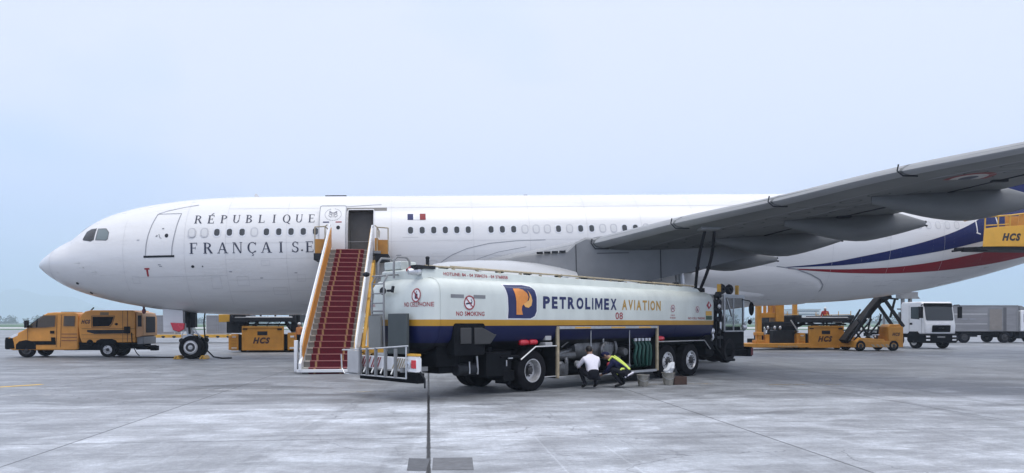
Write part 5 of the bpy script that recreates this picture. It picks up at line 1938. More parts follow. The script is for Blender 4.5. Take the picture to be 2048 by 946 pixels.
carpet = empty('red_carpet', (-6.08, 24.35, 0), TH, 'dark red carpet with gold side stripes running down the boarding stairs', 'carpet')
M_carpet = mat('carpet_red', (.105, .003, .012), .95, var=.3, scale=18, bump=.3)
M_gold = mat('carpet_gold', (.34, .2, .09), .8, var=.3, scale=14)
M_nose = mat('carpet_nosing', (.36, .13, .12), .6, var=.2)
path = [(-.02, .006)]
for i in range(NST):
    z = (i + 1) * RISE + .006
    path += [(st_y(i) - .012, z - RISE + .004), (st_y(i) - .012, z), (st_y(i) + RUN - .014, z)]
path += [(ye - .02, ztop + .006)]
clean = [path[0]]
for p in path[1:]:
    if (p[0] - clean[-1][0]) ** 2 + (p[1] - clean[-1][1]) ** 2 > 1e-5:
        clean.append(p)
path = clean
def carpet_strip(xa, xb, lift, taper=True):
    mb = MB()
    prev = None
    for (y, z) in path:
        k = 1.0 if z < 3.28 else .94
        cur = (y, z, k)
        if prev:
            (py_, pz_, pk_) = prev
            d = Vector((0, y - py_, z - pz_)).normalized()
            n = Vector((0, -d.z, d.y)) * lift
            mb.add([(xa * pk_, py_ + n.y, pz_ + n.z), (xb * pk_, py_ + n.y, pz_ + n.z), (xb * k, y + n.y, z + n.z), (xa * k, y + n.y, z + n.z)], [(0, 1, 2, 3)])
        prev = cur
    return mb
mb = carpet_strip(-.62, .62, .002)
mb.build('pile', M_carpet, carpet, smooth=0)
for a, b_ in ((-.455, -.385), (.385, .455)):
    carpet_strip(a, b_, .007).build('gold_stripe', M_gold, carpet, smooth=0)
mb = MB()
for i in range(NST):
    z = (i + 1) * RISE + .012
    k = 1.0 if z < 3.28 else .94
    mb.b(-.62 * k, .62 * k, st_y(i) - .028, st_y(i) + .012, z - .022, z + .006)
mb.build('stair_rods', M_nose, carpet)

# ================================================================== ORANGE POWER TRUCK (left)
# local: x forwards, y left (towards the camera), z up; origin on the ground under the near front wheel line
def side_map(y, off0=.004):
    s = 1 if y > 0 else -1
    return lambda u, v, off=0: (-u, y + s * (off0 + off), v)      # u grows backwards, i.e. to the right as seen
van = empty('power_truck', (-23.67, 36.75, 0), math.pi + TH, 'orange crew-cab truck carrying a ground power unit under the aircraft nose', 'truck')
VW = .98
mb = MB()
cabp = [(.78, .42), (.86, .55), (.84, .88), (.70, 1.02), (.52, 1.10), (.02, 1.36), (-.10, 1.46), (-.82, 2.08), (-.98, 2.17), (-1.3, 2.20), (-2.22, 2.20), (-2.36, 2.12), (-2.42, 1.9), (-2.42, .40), (-2.3, .36), (.55, .36)]
secs = []
for y, k in ((-VW, .0), (-VW + .05, 1), (VW - .05, 1), (VW, .0)):
    row = []
    for x, z in cabp:
        inset = .06 if k == 0 else 0
        cx, cz = -.8, 1.2
        row.append((x + (cx - x) * inset * .5, y * (1 - .10 * max(0, z - 1.45) / .7), z + (cz - z) * inset * .4))
    secs.append(row)
mb.loft(secs)
vb = mb.build('cab', M_orange, van, bevel=.03, smooth=40)
mb = MB()
mb.b(.70, .92, -VW + .02, VW - .02, .40, .98)
mb.prism([(.92, .42), (.92, .9), (.55, .98), (.50, .7), (.44, .42)], 'y', VW - .1, VW + .012)
mb.prism([(.92, .42), (.92, .9), (.55, .98), (.50, .7), (.44, .42)], 'y', -VW - .012, -VW + .1)
mb.build('front_bumper', M_chassis, van, bevel=.04)
vmap = lambda u, v, off=0: (u, VW * (1 - .10 * max(0, v - 1.45) / .7) + .010 + off, v)
def vdecal(name, pts, m, par=vb):
    return decal(name, [(*polys(pts), 0)], vmap, [m], par, None, 0)
vdecal('side_window', [(-.02, 1.44), (-.66, 1.98), (-.80, 2.05), (-1.36, 2.05), (-1.36, 1.50), (-.9, 1.45)], M_cabglass)
vdecal('side_window', [(-1.74, 2.02), (-2.26, 2.02), (-2.26, 1.52), (-1.74, 1.52)], M_cabglass)
for n_, pts in (('door_seam', [(-.12, 1.42), (-.12, .62), (-.06, .5)]), ('door_seam', [(-1.42, 2.08), (-1.42, .5)]), ('door_seam', [(-1.62, 2.08), (-1.62, .5)])):
    decal(n_, [(*polys(*line2d(pts, .022)), 0)], vmap, [mat('seam_brown', (.12, .05, .01), .6)], vb, None, 0)
vdecal('door_trim', [(-.1, .80), (-1.4, .80), (-1.4, .62), (-.1, .62)], M_chassis)
vdecal('window_pillar', [(-.50, 1.46), (-.50, 1.86), (-.56, 1.91), (-.56, 1.46)], M_chassis)
vdecal('door_handle', [(-1.14, 1.30), (-1.34, 1.30), (-1.34, 1.16), (-1.14, 1.16)], M_black)
vdecal('fuel_cap', [(-1.18, .98), (-1.38, .98), (-1.38, .72), (-1.2, .72)], M_chassis)
for z in (1.14, .98, .82):
    vdecal('rub_strip', [(-1.66, z + .02), (-2.38, z + .02), (-2.38, z - .02), (-1.66, z - .02)], mat('strip_rust', (.25, .1, .04), .6))
mb = MB()
mb.prism([(-.05, 1.50), (-.80, 2.09), (-.82, 2.05), (-.10, 1.46)], 'y', -VW + .14, VW - .14)
for q in range(1):
    pass
mb.build('windscreen', M_cabglass, vb)
mb = MB()
mb.tube([(-.30, VW, 1.52), (-.16, VW + .12, 1.56)], .03, 6)
mb.b(-.22, -.08, VW + .06, VW + .26, 1.44, 1.80)
mb.build('mirror', M_black, vb, bevel=.04)
mb = MB()
mb.prism([(.70, 1.00), (.50, 1.12), (.30, 1.18), (.34, 1.06), (.62, .92)], 'y', VW - .22, VW + .004)
mb.build('headlight', M_lampwhite, vb, bevel=.01)
# body
mb = MB()
bp_ = [(-2.50, 1.0), (-2.44, 1.6), (-2.52, 2.0), (-2.75, 2.24), (-3.0, 2.30), (-4.98, 2.30), (-5.08, 2.22), (-5.08, .72), (-2.60, .72)]
mb.prism(bp_, 'y', -VW - .02, VW + .02)
body = mb.build('generator_body', M_orange, van, bevel=.03, smooth=40)
bmap = lambda u, v, off=0: (u, VW + .028 + off, v)
def bdecal(name, polysl, m):
    return decal(name, [(*polys(*polysl), 0)], bmap, [m], body, None, 0)
bdecal('vent_opening', [[(-3.10, 1.98), (-4.08, 1.98), (-3.98, 1.66), (-3.86, 1.52), (-3.10, 1.50)]], M_chassis)
bdecal('vent_frame', line2d([(-3.06, 2.02), (-4.13, 2.02), (-4.02, 1.64), (-3.88, 1.47), (-3.06, 1.46), (-3.06, 2.02)], .03), mat('seam_brown', (.12, .05, .01), .6))
bdecal('dark_band', [[(-2.85, 1.34), (-4.6, 1.34), (-4.6, 1.16), (-3.2, 1.14), (-2.85, 1.24)]], M_dark)
bdecal('panel_seam', line2d([(-4.50, 2.28), (-4.50, .75)], .02) + line2d([(-4.72, 2.28), (-4.72, .75)], .035) + line2d([(-2.6, 1.40), (-5.06, 1.40)], .02) + line2d([(-2.6, 1.10), (-5.06, 1.10)], .018) + line2d([(-2.6, .9), (-5.06, .9)], .012), mat('seam_brown', (.12, .05, .01), .6))
bdecal('label_plate', [[(-3.45, 2.20), (-3.85, 2.20), (-3.85, 2.06), (-3.45, 2.06)]], mat('plate_olive', (.16, .11, .05), .6))
mb = MB()
mb.b(-4.85, -4.58, VW + .02, VW + .10, 1.16, 1.50); mb.tube([(-4.92, VW + .06, 1.2), (-4.95, VW + .08, .8), (-5.0, VW + .02, .5), (-5.1, VW - .1, .2), (-5.2, VW - .2, .05)], .025, 6)
mb.ell((-4.2, VW + .02, 1.62), (.08, .03, .06))
mb.build('cable_socket', M_black, body, bevel=.01)
M_logo = mat('logo_brown', (.05, .02, .015), .5)
def logo_on(parent, fn, w, h):
    return banner('HCS', w, h, fn, M_logo, parent, .06, .3, name='logo')
logo_on(body, lambda u, v, off=0: (-2.58 - u, VW + .030, 1.64 + v), .42, .20)
mb = MB()
mb.prism([(-5.09, .95), (-5.09, 2.24), (-5.36, 2.18), (-5.44, 1.9), (-5.44, 1.05)], 'y', -VW + .04, VW - .04)
rearb = mb.build('rear_cowl', mat('cowl_tan', (.5, .27, .12), .5), van, bevel=.03)
mb = MB()
mb.b(-5.36, -5.18, VW - .06, VW - .03, 1.5, 2.05); mb.b(-5.46, -5.44, -.6, .6, 1.2, 2.0)
mb.build('grille', M_dark, rearb)
mb = MB()
mb.b(-5.42, -5.10, -.85, .85, .62, 1.0)
mb.build('tail_box', M_grey, van, bevel=.04)
mb = MB()
for y in (-.42, .42):
    mb.b(-5.3, .4, y - .06, y + .06, .40, .62)
mb.b(-3.4, -1.7, -.86, .86, .34, .68)
mb.b(-5.5, -5.0, -.7, .7, .36, .55); mb.bar((-5.2, .3, .44), (-5.85, .3, .42), .34, .16); mb.b(-5.9, -5.6, .1, .5, .30, .54)
mb.b(-4.95, -2.3, -.9, .9, .62, .73)
mb.build('chassis', M_chassis, van, bevel=.02)
mb = MB()
mb.prism([(-.50, .40), (-.49, .62), (-.34, .79), (-.05, .85), (.26, .79), (.40, .64), (.42, .40)], 'y', VW - .12, VW + .016)
mb.prism([(-.50, .40), (-.49, .62), (-.34, .79), (-.05, .85), (.26, .79), (.40, .64), (.42, .40)], 'y', -VW - .016, -VW + .12)
mb.prism([(-4.25, .66), (-4.2, .82), (-4.0, .9), (-3.5, .9), (-3.3, .82), (-3.22, .66)], 'y', VW - .1, VW + .034)
mb.lathe([(VW - .1, .02), (VW + .03, .02), (VW + .032, .15), (VW - .1, .15)], (-2.98, 0, .72), 'y', 16)
build_each(mb, 'wheel_arch', M_chassis, van)
for sg in (-1, 1):
    road_wheel(van, -.05, sg * .86, .375, .22, sg, 'plain', M_hub)
    road_wheel(van, -3.78, sg * .86, .365, .22, sg, 'steel')
    road_wheel(van, -3.78, sg * .62, .365, .2, sg, 'plain', M_hub)
mb = MB()
mb.bar((-2.78, .5, 2.26), (-2.95, .5, 2.44), .05, .05)
mb.build('exhaust', M_black, van)
mb = MB()
mb.b(-2.0, -1.4, -.45, .45, 2.20, 2.23)
mb.build('roof_plate', M_dark, vb)
for y in (.42, -.42):                       # seats and driver's area seen through the glass
    mb = MB()
    mb.b(-1.30, -1.16, y - .24, y + .24, 1.2, 1.9)
    mb.build('seat', M_dark, vb, bevel=.05)

# ================================================================== ROLLER DOLLIES AND CONTAINERS beyond the nose
def dolly(loc, label):
    t = empty('cargo_dolly', loc, TH, label, 'cargo dolly', 'container dollies beyond the nose gear')
    mb = MB()
    mb.b(-2.0, 2.0, -.9, .9, .50, .60)
    for y in (-.9, .9):
        mb.b(-2.0, 2.0, y - .06, y + .06, .44, .70)
    t1 = mb.build('deck', M_yellow, t, bevel=.01)
    mb = MB()
    for k in range(9):
        mb.cyl((-1.8 + k * .45, -.85, .66), (-1.8 + k * .45, .85, .66), .06, seg=8)
    build_each(mb, 'roller', M_steel, t)
    mb = MB()
    for k in range(5):
        mb.ell((-1.7 + .85 * k, -.93, .52), (.2, .05, .1))
    mb.bar((-2.0, 0, .45), (-2.9, 0, .4), .08, .08)
    mb.build('stakes_and_towbar', M_dark, t)
    for x in (-1.4, 1.4):
        for y in (-.75, .75):
            mb = MB()
            mb.lathe([(-.1, .04), (-.1, .2), (.1, .2), (.1, .04)], (x, y, .2), 'y', 16)
            mb.build('wheel', M_tyre, t)
    return t
for i, x in enumerate((-28.9, -24.6)):
    dolly((x, 62.0 + .5 * i, 0), ('yellow roller dolly carrying the grey container farther from the orange loader', 'yellow roller dolly carrying the grey container nearer the orange loader')[i])
def container(loc, w, slant, label):
    t = empty('cargo_container', loc, TH, label, 'cargo container', 'grey air cargo containers on dollies')
    mb = MB()
    pr = [(-w / 2, 0), (w / 2, 0), (w / 2, 1.55), (-w / 2, 1.55)] if not slant else [(-w / 2 + .45, 0), (w / 2, 0), (w / 2, 1.55), (-w / 2, 1.55), (-w / 2, .5)]
    mb.prism(pr, 'y', -.75, .75)
    b_ = mb.build('shell', M_boxgrey, t, bevel=.02)
    mb = MB()
    for a, c in zip(pr, pr[1:] + pr[:1]):
        mb.bar((a[0], -.76, a[1] + .0), (c[0], -.76, c[1]), .05, .07)
    mb.build('edge_frame', M_lgrey, t)
    if slant:
        mb = MB()
        mb.prism([(-w / 2 - .005, 1.5), (-w / 2 - .005, .5), (-w / 2 + .44, .02), (-w / 2 + .40, 1.5)], 'y', -.775, -.755)
        mb.build('dark_end_panel', M_dark, t)
    mb = MB()
    for k in range(1, 5):
        mb.b(-w / 2 + .5 + k * (w - .6) / 5.5, -w / 2 + .52 + k * (w - .6) / 5.5, -.772, -.752, .06, 1.5)
    mb.build('ribs', M_line, t)
container((-29.0, 62.0, .73), 1.9, True, 'grey cargo container with a slanted dark end, between orange truck and nose gear')
container((-24.75, 62.5, .73), 1.62, False, 'plain grey upright cargo container just behind the nose gear')

# ================================================================== CARGO LOADERS
M_panel = mat('loader_orange', (.54, .24, .028), .5, var=.16, scale=2.0)
def loader(loc, rz, label, with_post):
    """origin: ground under the middle of the camera-facing panel; x right, y away"""
    t = empty('cargo_loader', loc, rz, label, 'cargo loader', 'orange cargo loaders at the aircraft holds')
    mb = MB()
    mb.b(-1.15, 1.15, 0, .12, .12, 1.50)
    pn = mb.build('engine_panel', M_panel, t, bevel=.015)
    mb = MB()
    for a in ((-1.15, -1.06, .12, 1.5), (1.06, 1.15, .12, 1.5), (-1.06, 1.06, 1.38, 1.5), (-1.06, 1.06, .12, .24)):
        mb.b(a[0], a[1], -.03, .0, a[2], a[3])
    mb.build('panel_rim', M_panel, pn, bevel=.008)
    mb = MB()
    mb.b(-.30, .25, -.012, -.002, .98, 1.2)
    mb.build('vent', M_dark, pn)
    banner('HCS', .95, .36, lambda u, v, off=0: (-.55 + u, -.008, .50 + v), M_logo, pn, .06, .3, name='logo')
    mb = MB()
    mb.b(-1.75, -1.36, .02, .6, .12, 1.05); mb.b(1.36, 1.95, .02, .6, .12, 1.12)
    mb.b(-1.9, -1.75, .05, .4, .15, .95)
    build_each(mb, 'side_cabinet', M_panel, t, bevel=.02)
    mb = MB()
    mb.b(-1.8, 1.95, .15, 7.5, .22, .55)
    mb.b(-1.36, -1.15, .1, .5, .1, 1.0); mb.b(1.15, 1.36, .1, .5, .1, 1.0)
    mb.b(-1.6, 1.6, .5, 6.8, .55, .95)
    mb.build('chassis', M_chassis, t, bevel=.02)
    mb = MB()
    mb.b(-1.75, 1.75, -.1, 5.6, 1.74, 1.98); mb.b(-1.8, -1.65, -.1, 5.6, 1.7, 2.16); mb.b(1.65, 1.8, -.1, 5.6, 1.7, 2.16)
    mb.b(-1.4, 1.4, .1, 3.6, 1.52, 1.62)
    for x in (-1.3, 1.3):
        mb.bar((x, .4, .7), (x, 4.6, 1.7), .14, .2); mb.bar((x * .93, 4.6, .7), (x * .93, .4, 1.7), .14, .2)
    mb.build('lift_platform', M_dark, t, bevel=.02)
    mb = MB()
    for k in range(8):
        mb.cyl((-1.6, .3 + k * .65, 1.99), (1.6, .3 + k * .65, 1.99), .06, seg=8)
    build_each(mb, 'roller', M_steel, t)
    mb = MB()                                   # rails, console, ladder, hoses
    for y in (.2, 1.6, 3.0, 4.4):
        for x in (-1.74, 1.74):
            mb.tube([(x, y, 2.1), (x, y, 2.42 if with_post else 2.2)], .022, 6)
    for x in (-1.74, 1.74):
        mb.tube([(x, .2, 2.2), (x, 4.4, 2.2)], .02, 6)
    for k in range(5):
        mb.bar((-1.72, -.02, .25 + .17 * k), (-1.42, -.02, .25 + .17 * k), .03, .03)
    mb.build('rail_and_ladder', M_yellow, t)
    mb = MB()
    for k in range(4):
        x = -1.0 + .62 * k
        mb.tube([(x, -.04, 1.5), (x + .05, -.14, 1.62), (x + .12, .1, 1.75)], .022, 6)
    mb.b(-1.12, -.85, -.04, .0, 1.30, 1.36); mb.b(.8, 1.05, -.04, .0, 1.28, 1.36)
    mb.build('hydraulic_hose', M_black, t)
    mb = MB()
    for x in (-1.58, 1.62):
        mb.b(x - .1, x + .1, .0, .02, .85, .95)
        mb.b(x - .14, x + .14, .0, .018, .2, .3)
    build_each(mb, 'reflector', M_lampwhite, t)
    for x in (-1.35, 1.4):
        for y in (1.2, 6.4):
            w_ = empty('wheel', (x, y, 0), R(90)); w_.parent = t
            road_wheel(w_, 0, 0, .38, .3, 1 if x < 0 else -1, 'plain')
    return t
ld = loader((-14.15, 42.0, 0), TH, 'orange cargo loader under the forward belly, between nose gear and boarding stairs', False)
mb = MB()
mb.b(-2.5, -1.9, .3, .9, 1.72, 2.16)
mb.build('control_box', M_yellow, ld, bevel=.02)
mb = MB()
mb.b(-2.05, -1.35, .2, 1.0, 1.10, 1.75); mb.b(-1.75, -1.0, .25, 1.1, 1.5, 2.2); mb.bar((-1.9, .4, 1.7), (-1.9, .4, 1.1), .1, .1)
mb.b(1.5, 2.0, .3, 1.0, 1.2, 2.15); mb.bar((2.1, .5, .6), (1.9, .5, 2.3), .08, .08)
build_each(mb, 'drive_unit', M_dark, ld, bevel=.02)
mb = MB()
for x in (-1.2, -.3, .6, 1.5):
    mb.b(x - .05, x + .05, 4.9, 5.0, 1.98, 2.3)
mb.b(-1.75, 1.75, 4.9, 4.96, 2.26, 2.32)
mb.build('guard_rail', M_dark, ld)

l2 = loader((19.55, 46.0, 0), TH, 'orange cargo loader under the rear belly, left of the white lorry', True)
mb = MB()                                         # front bridge with its posts and striped deck
mb.b(-5.4, -1.2, -.2, 1.6, .16, .42, 0)
mb.b(-4.45, -4.15, .1, .4, .42, 3.1, 0)
mb.b(-4.55, -4.0, .0, .6, .42, .62, 0); mb.b(-4.5, -4.05, .05, .55, .9, 1.1, 0); mb.b(-3.9, -3.6, .2, .5, .42, .95, 0)
mb.b(-3.95, -2.85, .5, 1.4, 2.0, 2.3, 0); mb.b(-3.1, -2.55, .4, 1.3, 1.75, 2.9, 0); mb.b(-3.75, -3.6, .6, .8, 2.3, 3.0, 0); mb.b(-3.45, -3.2, .6, .8, 2.3, 3.0, 0)
mb.b(-.55, -.32, 3.0, 3.3, .6, 3.1, 0)
mb.bar((-2.35, -.05, 1.85), (-1.85, -.05, 1.1), .07, .07, 1)
mb.build('bridge', [M_panel, M_lgrey], l2, bevel=.02)
mb = MB()
mb.b(-4.0, -1.9, .3, 1.2, 1.45, 1.72); mb.b(-3.3, -1.9, .35, 1.2, .42, 1.2); mb.b(-2.6, -1.6, .5, 3.0, 1.2, 2.05); mb.b(-1.6, 1.7, -.05, .4, 1.68, 2.0)
for x in (-3.9, -3.5, -2.9):
    mb.cyl((x, .5, .42), (x, .5, 1.5), .07, seg=8)
mb.build('machinery', M_dark, l2, bevel=.02)
mb = MB()
for x in (-3.75, -3.3, -2.95, 1.2):
    mb.ell((x, .12, 1.38 if x < 0 else 1.72), (.09, .05, .11))
mb.tube([(-3.85, .3, .6), (-3.85, .3, 1.35)], .05, 8)
mb.b(.4, 1.0, -.07, -.05, 1.7, 1.76)
build_each(mb, 'bright_fitting', M_alu, l2)
for k in range(10):
    mb = MB()
    mb.b(-3.25 + k * .13, -3.17 + k * .13, -.215, -.2, .19, .27)
    mb.build('stripe', M_tan, l2)

# ================================================================== BELT LOADER
bl = empty('belt_loader', (21.2, 44.8, 0), TH, 'orange belt loader with its dark conveyor raised to the rear hold', 'belt loader')
mb = MB()
mb.b(-.95, 2.1, -.85, .85, .22, .60)
mb.prism([(-.9, .55), (.9, .55), (.9, .7), (-.6, .80)], 'y', -.84, -.5)
cb_ = mb.build('chassis', M_panel, bl, bevel=.02)
mb = MB()
mb.b(1.15, 2.1, -.86, .2, .6, 1.45)
mb.prism([(1.2, 1.45), (2.05, 1.45), (1.9, 1.6), (1.35, 1.6)], 'y', -.8, .1)
eb = mb.build('engine_box', M_panel, bl, bevel=.03)
banner('HCS', .5, .2, lambda u, v, off=0: (1.38 + u, -.868, .9 + v), M_logo, eb, .06, .3, name='logo')
mb = MB()
for k in range(6):
    mb.add([(.2 + k * .3, -.858, .24), (.36 + k * .3, -.858, .24), (.2 + k * .3, -.858, .40), (.04 + k * .3, -.858, .40)], [(0, 1, 2, 3)], 0)
mb.build('stripe', M_tan, cb_, smooth=0)
mb = MB()
mb.bar((-1.2, 0, .55), (1.15, 0, 3.2), .7, .30)
for k in range(9):
    f_ = k / 8
    mb.bar((-1.2 + 2.35 * f_, -.42, .58 + 2.65 * f_), (-1.2 + 2.35 * f_, -.42, .86 + 2.65 * f_), .04, .04)
mb.bar((-1.2, -.42, .86), (1.15, -.42, 3.5), .035, .035)
mb.bar((1.0, 0, 3.0), (1.6, 0, 3.35), .9, .3)
mb.build('conveyor', mat('conveyor_brown', (.014, .011, .010), .7, spec=.2), bl, bevel=.02)
mb = MB()
for y in (-.5, .5):
    mb.bar((1.2, y, 3.0), (2.35, y, 1.45), .14, .16)
    mb.bar((-1.1, y, .6), (.2, y, 2.5), .09, .09)
    mb.bar((.3, y, .6), (-.6, y, 1.9), .09, .09)
    mb.bar((.6, y, .6), (.9, y, 2.2), .08, .08)
    mb.bar((-.2, y, .6), (.95, y, 1.9), .08, .08)
    mb.bar((-.9, y, 1.2), (.7, y, 1.25), .06, .06)
mb.bar((1.0, -.5, 3.2), (2.0, -.5, 3.1), .1, .1); mb.bar((1.5, -.5, 2.0), (1.8, -.5, 3.1), .1, .1)
mb.build('lift_arm', M_dark, bl)
mb = MB()
for x, y, z in ((-.4, -.56, 1.25), (.2, -.56, 1.45), (.55, -.56, 1.85), (-.8, -.56, .85), (.5, -.56, .85), (.75, -.56, 1.5), (0, -.56, 1.9)):
    mb.ell((x, y, z), (.06, .04, .06), seg=8, rings=6)
mb.bar((.3, -.56, .95), (.75, -.56, .97), .03, .05)
build_each(mb, 'hydraulic_fitting', M_alu, bl)
for x in (-.6, 1.5):
    for sg in (-1, 1):
        road_wheel(bl, x, sg * .75, .32, .22, sg, 'plain', M_hub)

# ================================================================== WHITE LORRY (faces the camera)
mt = empty('lorry', (27.55, 47.6, 0), R(-90) + R(10), 'white flat-fronted lorry facing the camera with dark windscreen and black bumper', 'lorry')
# local x forwards (towards camera), y left (screen right), z up
mb = MB()
mb.prism([(.0, .95), (.06, 1.5), (.0, 1.72), (-.22, 2.95), (-.4, 3.05), (-2.1, 3.05), (-2.2, 2.9), (-2.2, .95)], 'y', -1.12, 1.12)
mc = mb.build('cab', M_vehwhite, mt, bevel=.07, smooth=40, seg=3)
fmapm = lambda u, v, off=0: ((.0 - (v - 1.72) / 1.23 * .22 if v > 1.72 else .06 - abs(v - 1.5) / .55 * .06) + .016 + off, u, v)
def mdecal(name, pl, m, par=mc):
    return decal(name, [(*polys(*pl), 0)], fmapm, [m], par, (0, .1), 0.001)
mdecal('windscreen', [rrect(-1.0, 1.0, 1.83, 2.78, .1)], M_win)
mdecal('sun_visor', [rrect(-1.04, 1.04, 2.70, 2.95, .05)], M_chassis)
mdecal('grille', [rrect(-.62, .72, 1.08, 1.52, .05)], M_chassis)
mdecal('badge_bar', [bx2(-.52, .62, 1.545, 1.59)], M_alu)
mdecal('emblem', [bx2(-.18, .26, 1.30, 1.36)], M_alu)
mb = MB()
mb.b(-1.5, .10, -1.17, 1.17, .38, .97)
mbp = mb.build('bumper', M_chassis, mt, bevel=.06)
for y in (-.95, .95):
    for z in (.58, .80):
        mb = MB()
        mb.b(.10, .125, y - .14, y + .14, z - .05, z + .05)
        mb.build('headlight', M_lampwhite, mbp, bevel=.012)
mb = MB()
mb.b(.10, .12, -.28, .28, .72, .82)
mb.build('number_plate', M_grey, mbp)
smapm = lambda u, v, off=0: (u, -1.128 - off, v)
decal('side_window', [(*polys([(-.5, 2.72), (-1.25, 2.72), (-1.25, 1.95), (-.45, 1.90)]), 0)], smapm, [M_win], mc, None, 0)
decal('door_seam', [(*polys(*line2d([(-.3, 2.8), (-.25, 1.0)], .03), *line2d([(-1.4, 2.8), (-1.4, 1.0)], .03)), 0)], smapm, [M_line], mc, None, 0)
decal('door_handle', [(*polys(bx2(-1.35, -1.1, 1.55, 1.68)), 0)], smapm, [M_black], mc, None, 0)
for sg in (-1, 1):
    mb = MB()
    mb.tube([(-.12, sg * 1.1, 2.82), (.05, sg * 1.35, 2.84), (.05, sg * 1.42, 2.75)], .03, 8)
    mb.b(-.04, .10, sg * 1.42 - .12, sg * 1.42 + .12, 1.98, 2.72)
    mb.build('mirror', M_black, mc, bevel=.04)
for sg in (-1, 1):
    road_wheel(mt, -.95, sg * .98, .50, .30, sg, 'plain')
    for x in (-5.2,):
        road_wheel(mt, x, sg * .98, .50, .30, sg, 'plain')
mb = MB()
for y in (-.42, .42):
    mb.b(-7.0, -.4, y - .06, y + .06, .7, .95)
mb.b(-1.95, -2.4, -1.0, 1.0, .95, 1.2)
mb.build('chassis', M_chassis, mt)
mb = MB()
mb.b(-7.0, -2.2, -1.15, 1.15, 1.0, 1.2)
for x in (-2.4, -6.8):
    for y in (-1.05, 1.05):
        mb.b(x - .06, x + .06, y - .06, y + .06, 1.2, 2.4)
mb.build('flat_bed', M_grey, mt)
mb = MB()
for x, y in ((-2.3, -.9), (-2.3, -.35)):
    mb.b(x - .09, x + .09, y - .09, y + .09, 1.0, 3.75)
mb.b(-2.6, -2.1, -1.2, .1, 3.3, 3.75); mb.prism([(-1.0, 3.3), (.35, 3.3), (-.1, 3.75), (-1.0, 3.78)], 'x', -2.5, -2.2)
mb.bar((-2.3, -1.3, 2.6), (-2.3, -.4, 2.6), .1, .1)
mb.build('lift_mast', M_grey, mt, bevel=.01)
for sg in (-1, 1):
    mb = MB()
    mb.prism([(-.40, .5), (-.42, .95), (-.62, 1.12), (-1.3, 1.12), (-1.5, .95), (-1.52, .5)], 'y', min(sg * 1.10, sg * 1.18), max(sg * 1.10, sg * 1.18))
    mb.build('mudguard', M_chassis, mt)

# ================================================================== BOX LORRY far right
bt = empty('box_lorry', (42.2, 63.0, 0), R(4), 'grey box-bodied lorry parked side-on beyond the white lorry', 'lorry')
mb = MB()
mb.b(-6.4, .0, -1.2, 1.2, .95, 3.08)
bx_ = mb.build('box_body', M_boxgrey, bt, bevel=.04)
mb = MB()
mb.b(-6.42, .02, -1.22, 1.22, 3.06, 3.14); mb.b(-.1, .03, -1.22, -1.1, .95, 3.1); mb.b(-6.42, -6.3, -1.22, -1.1, .95, 3.1)
mb.build('roof_rail', M_grey, bx_)
xmap = lambda u, v, off=0: (u, -1.212 - off, v)
decal('side_door', [(*polys(rrect(-2.62, -1.25, 1.0, 2.9, .04)), 0), (*polys(rrect(-2.5, -1.4, 1.06, 2.8, .04)), 1)], xmap, [M_grey, mat('door_taupe', (.22, .2, .18), .5)], bx_, None, .002)
decal('side_door_post', [(*polys(bx2(-1.3, -1.02, 1.0, 2.95)), 0)], lambda u, v, off=0: (u, -1.222, v), [mat('door_grey', (.1, .1, .105), .5)], bx_, None, 0)
decal('side_band', [(*polys(bx2(-6.3, -2.7, 2.35, 2.45), bx2(-6.3, -2.7, 1.55, 1.62)), 0)], xmap, [M_lgrey], bx_, None, .002)
decal('faded_lettering', [(*polys(bx2(-4.95, -4.4, 1.93, 2.05), bx2(-4.25, -3.7, 1.93, 2.05)), 0)], lambda u, v, off=0: (u, -1.214, v), [M_line], bx_, None, 0)
mb = MB()
mb.prism([(.25, .95), (1.95, .95), (1.98, 1.6), (1.75, 2.6), (1.5, 2.72), (.3, 2.72)], 'y', -1.15, 1.15)
bc = mb.build('cab', M_vehwhite, bt, bevel=.08, smooth=40)
decal('side_window', [(*polys([(.55, 2.4), (1.55, 2.4), (1.75, 1.75), (.55, 1.75)]), 0)], lambda u, v, off=0: (u, -1.162, v), [M_win], bc, None, 0)
mb = MB()
mb.prism([(.3, 2.72), (1.2, 2.75), (.5, 3.1), (.3, 3.12)], 'y', -1.0, 1.0)
mb.build('wind_deflector', M_grey, bc, bevel=.03)
mb = MB()
for y in (-.42, .42):
    mb.b(-6.2, 1.8, y - .07, y + .07, .62, .95)
mb.b(-1.5, -.4, -1.1, 1.1, .45, .9); mb.b(.2, 2.0, -1.1, 1.1, .35, .95); mb.b(-4.2, -3.4, -1.0, 1.0, .5, .9)
mb.build('chassis', M_chassis, bt, bevel=.02)
for x in (-5.55, -4.6, -1.1, 1.05):
    for sg in (-1, 1):
        road_wheel(bt, x, sg * .98, .48, .32, sg, 'plain', M_hub)

# ================================================================== HIGH-LIFT TRUCK at the rear door
ct_ = empty('high_lift_truck', (23.45, 35.6, 0), TH, 'yellow raised service platform of a high-lift truck at the rear door', 'service truck')
mb = MB()
mb.b(-1.75, 2.2, -1.1, .3, 5.10, 5.24)
pl_ = mb.build('platform', M_dark, ct_, bevel=.01)
mb = MB()
mb.tube([(-2.75, -.6, 5.12), (-1.6, -.6, 5.18)], .09, 8); mb.b(-2.4, -1.2, -.75, -.4, 5.08, 5.22); mb.tube([(-2.4, -.6, 5.1), (-2.9, -.6, 5.04)], .045, 8)
mb.build('extension_arm', M_black, pl_)
M_hcs = mat('platform_yellow', (.72, .38, .045), .42, var=.08, scale=2)
mb = MB()
mb.prism([(-1.74, 5.22), (2.2, 5.30), (2.2, 6.36), (-.9, 6.16), (-1.66, 6.06)], 'y', -1.14, -1.08)
sp_ = mb.build('side_panel', M_hcs, pl_, bevel=.008)
mb = MB()
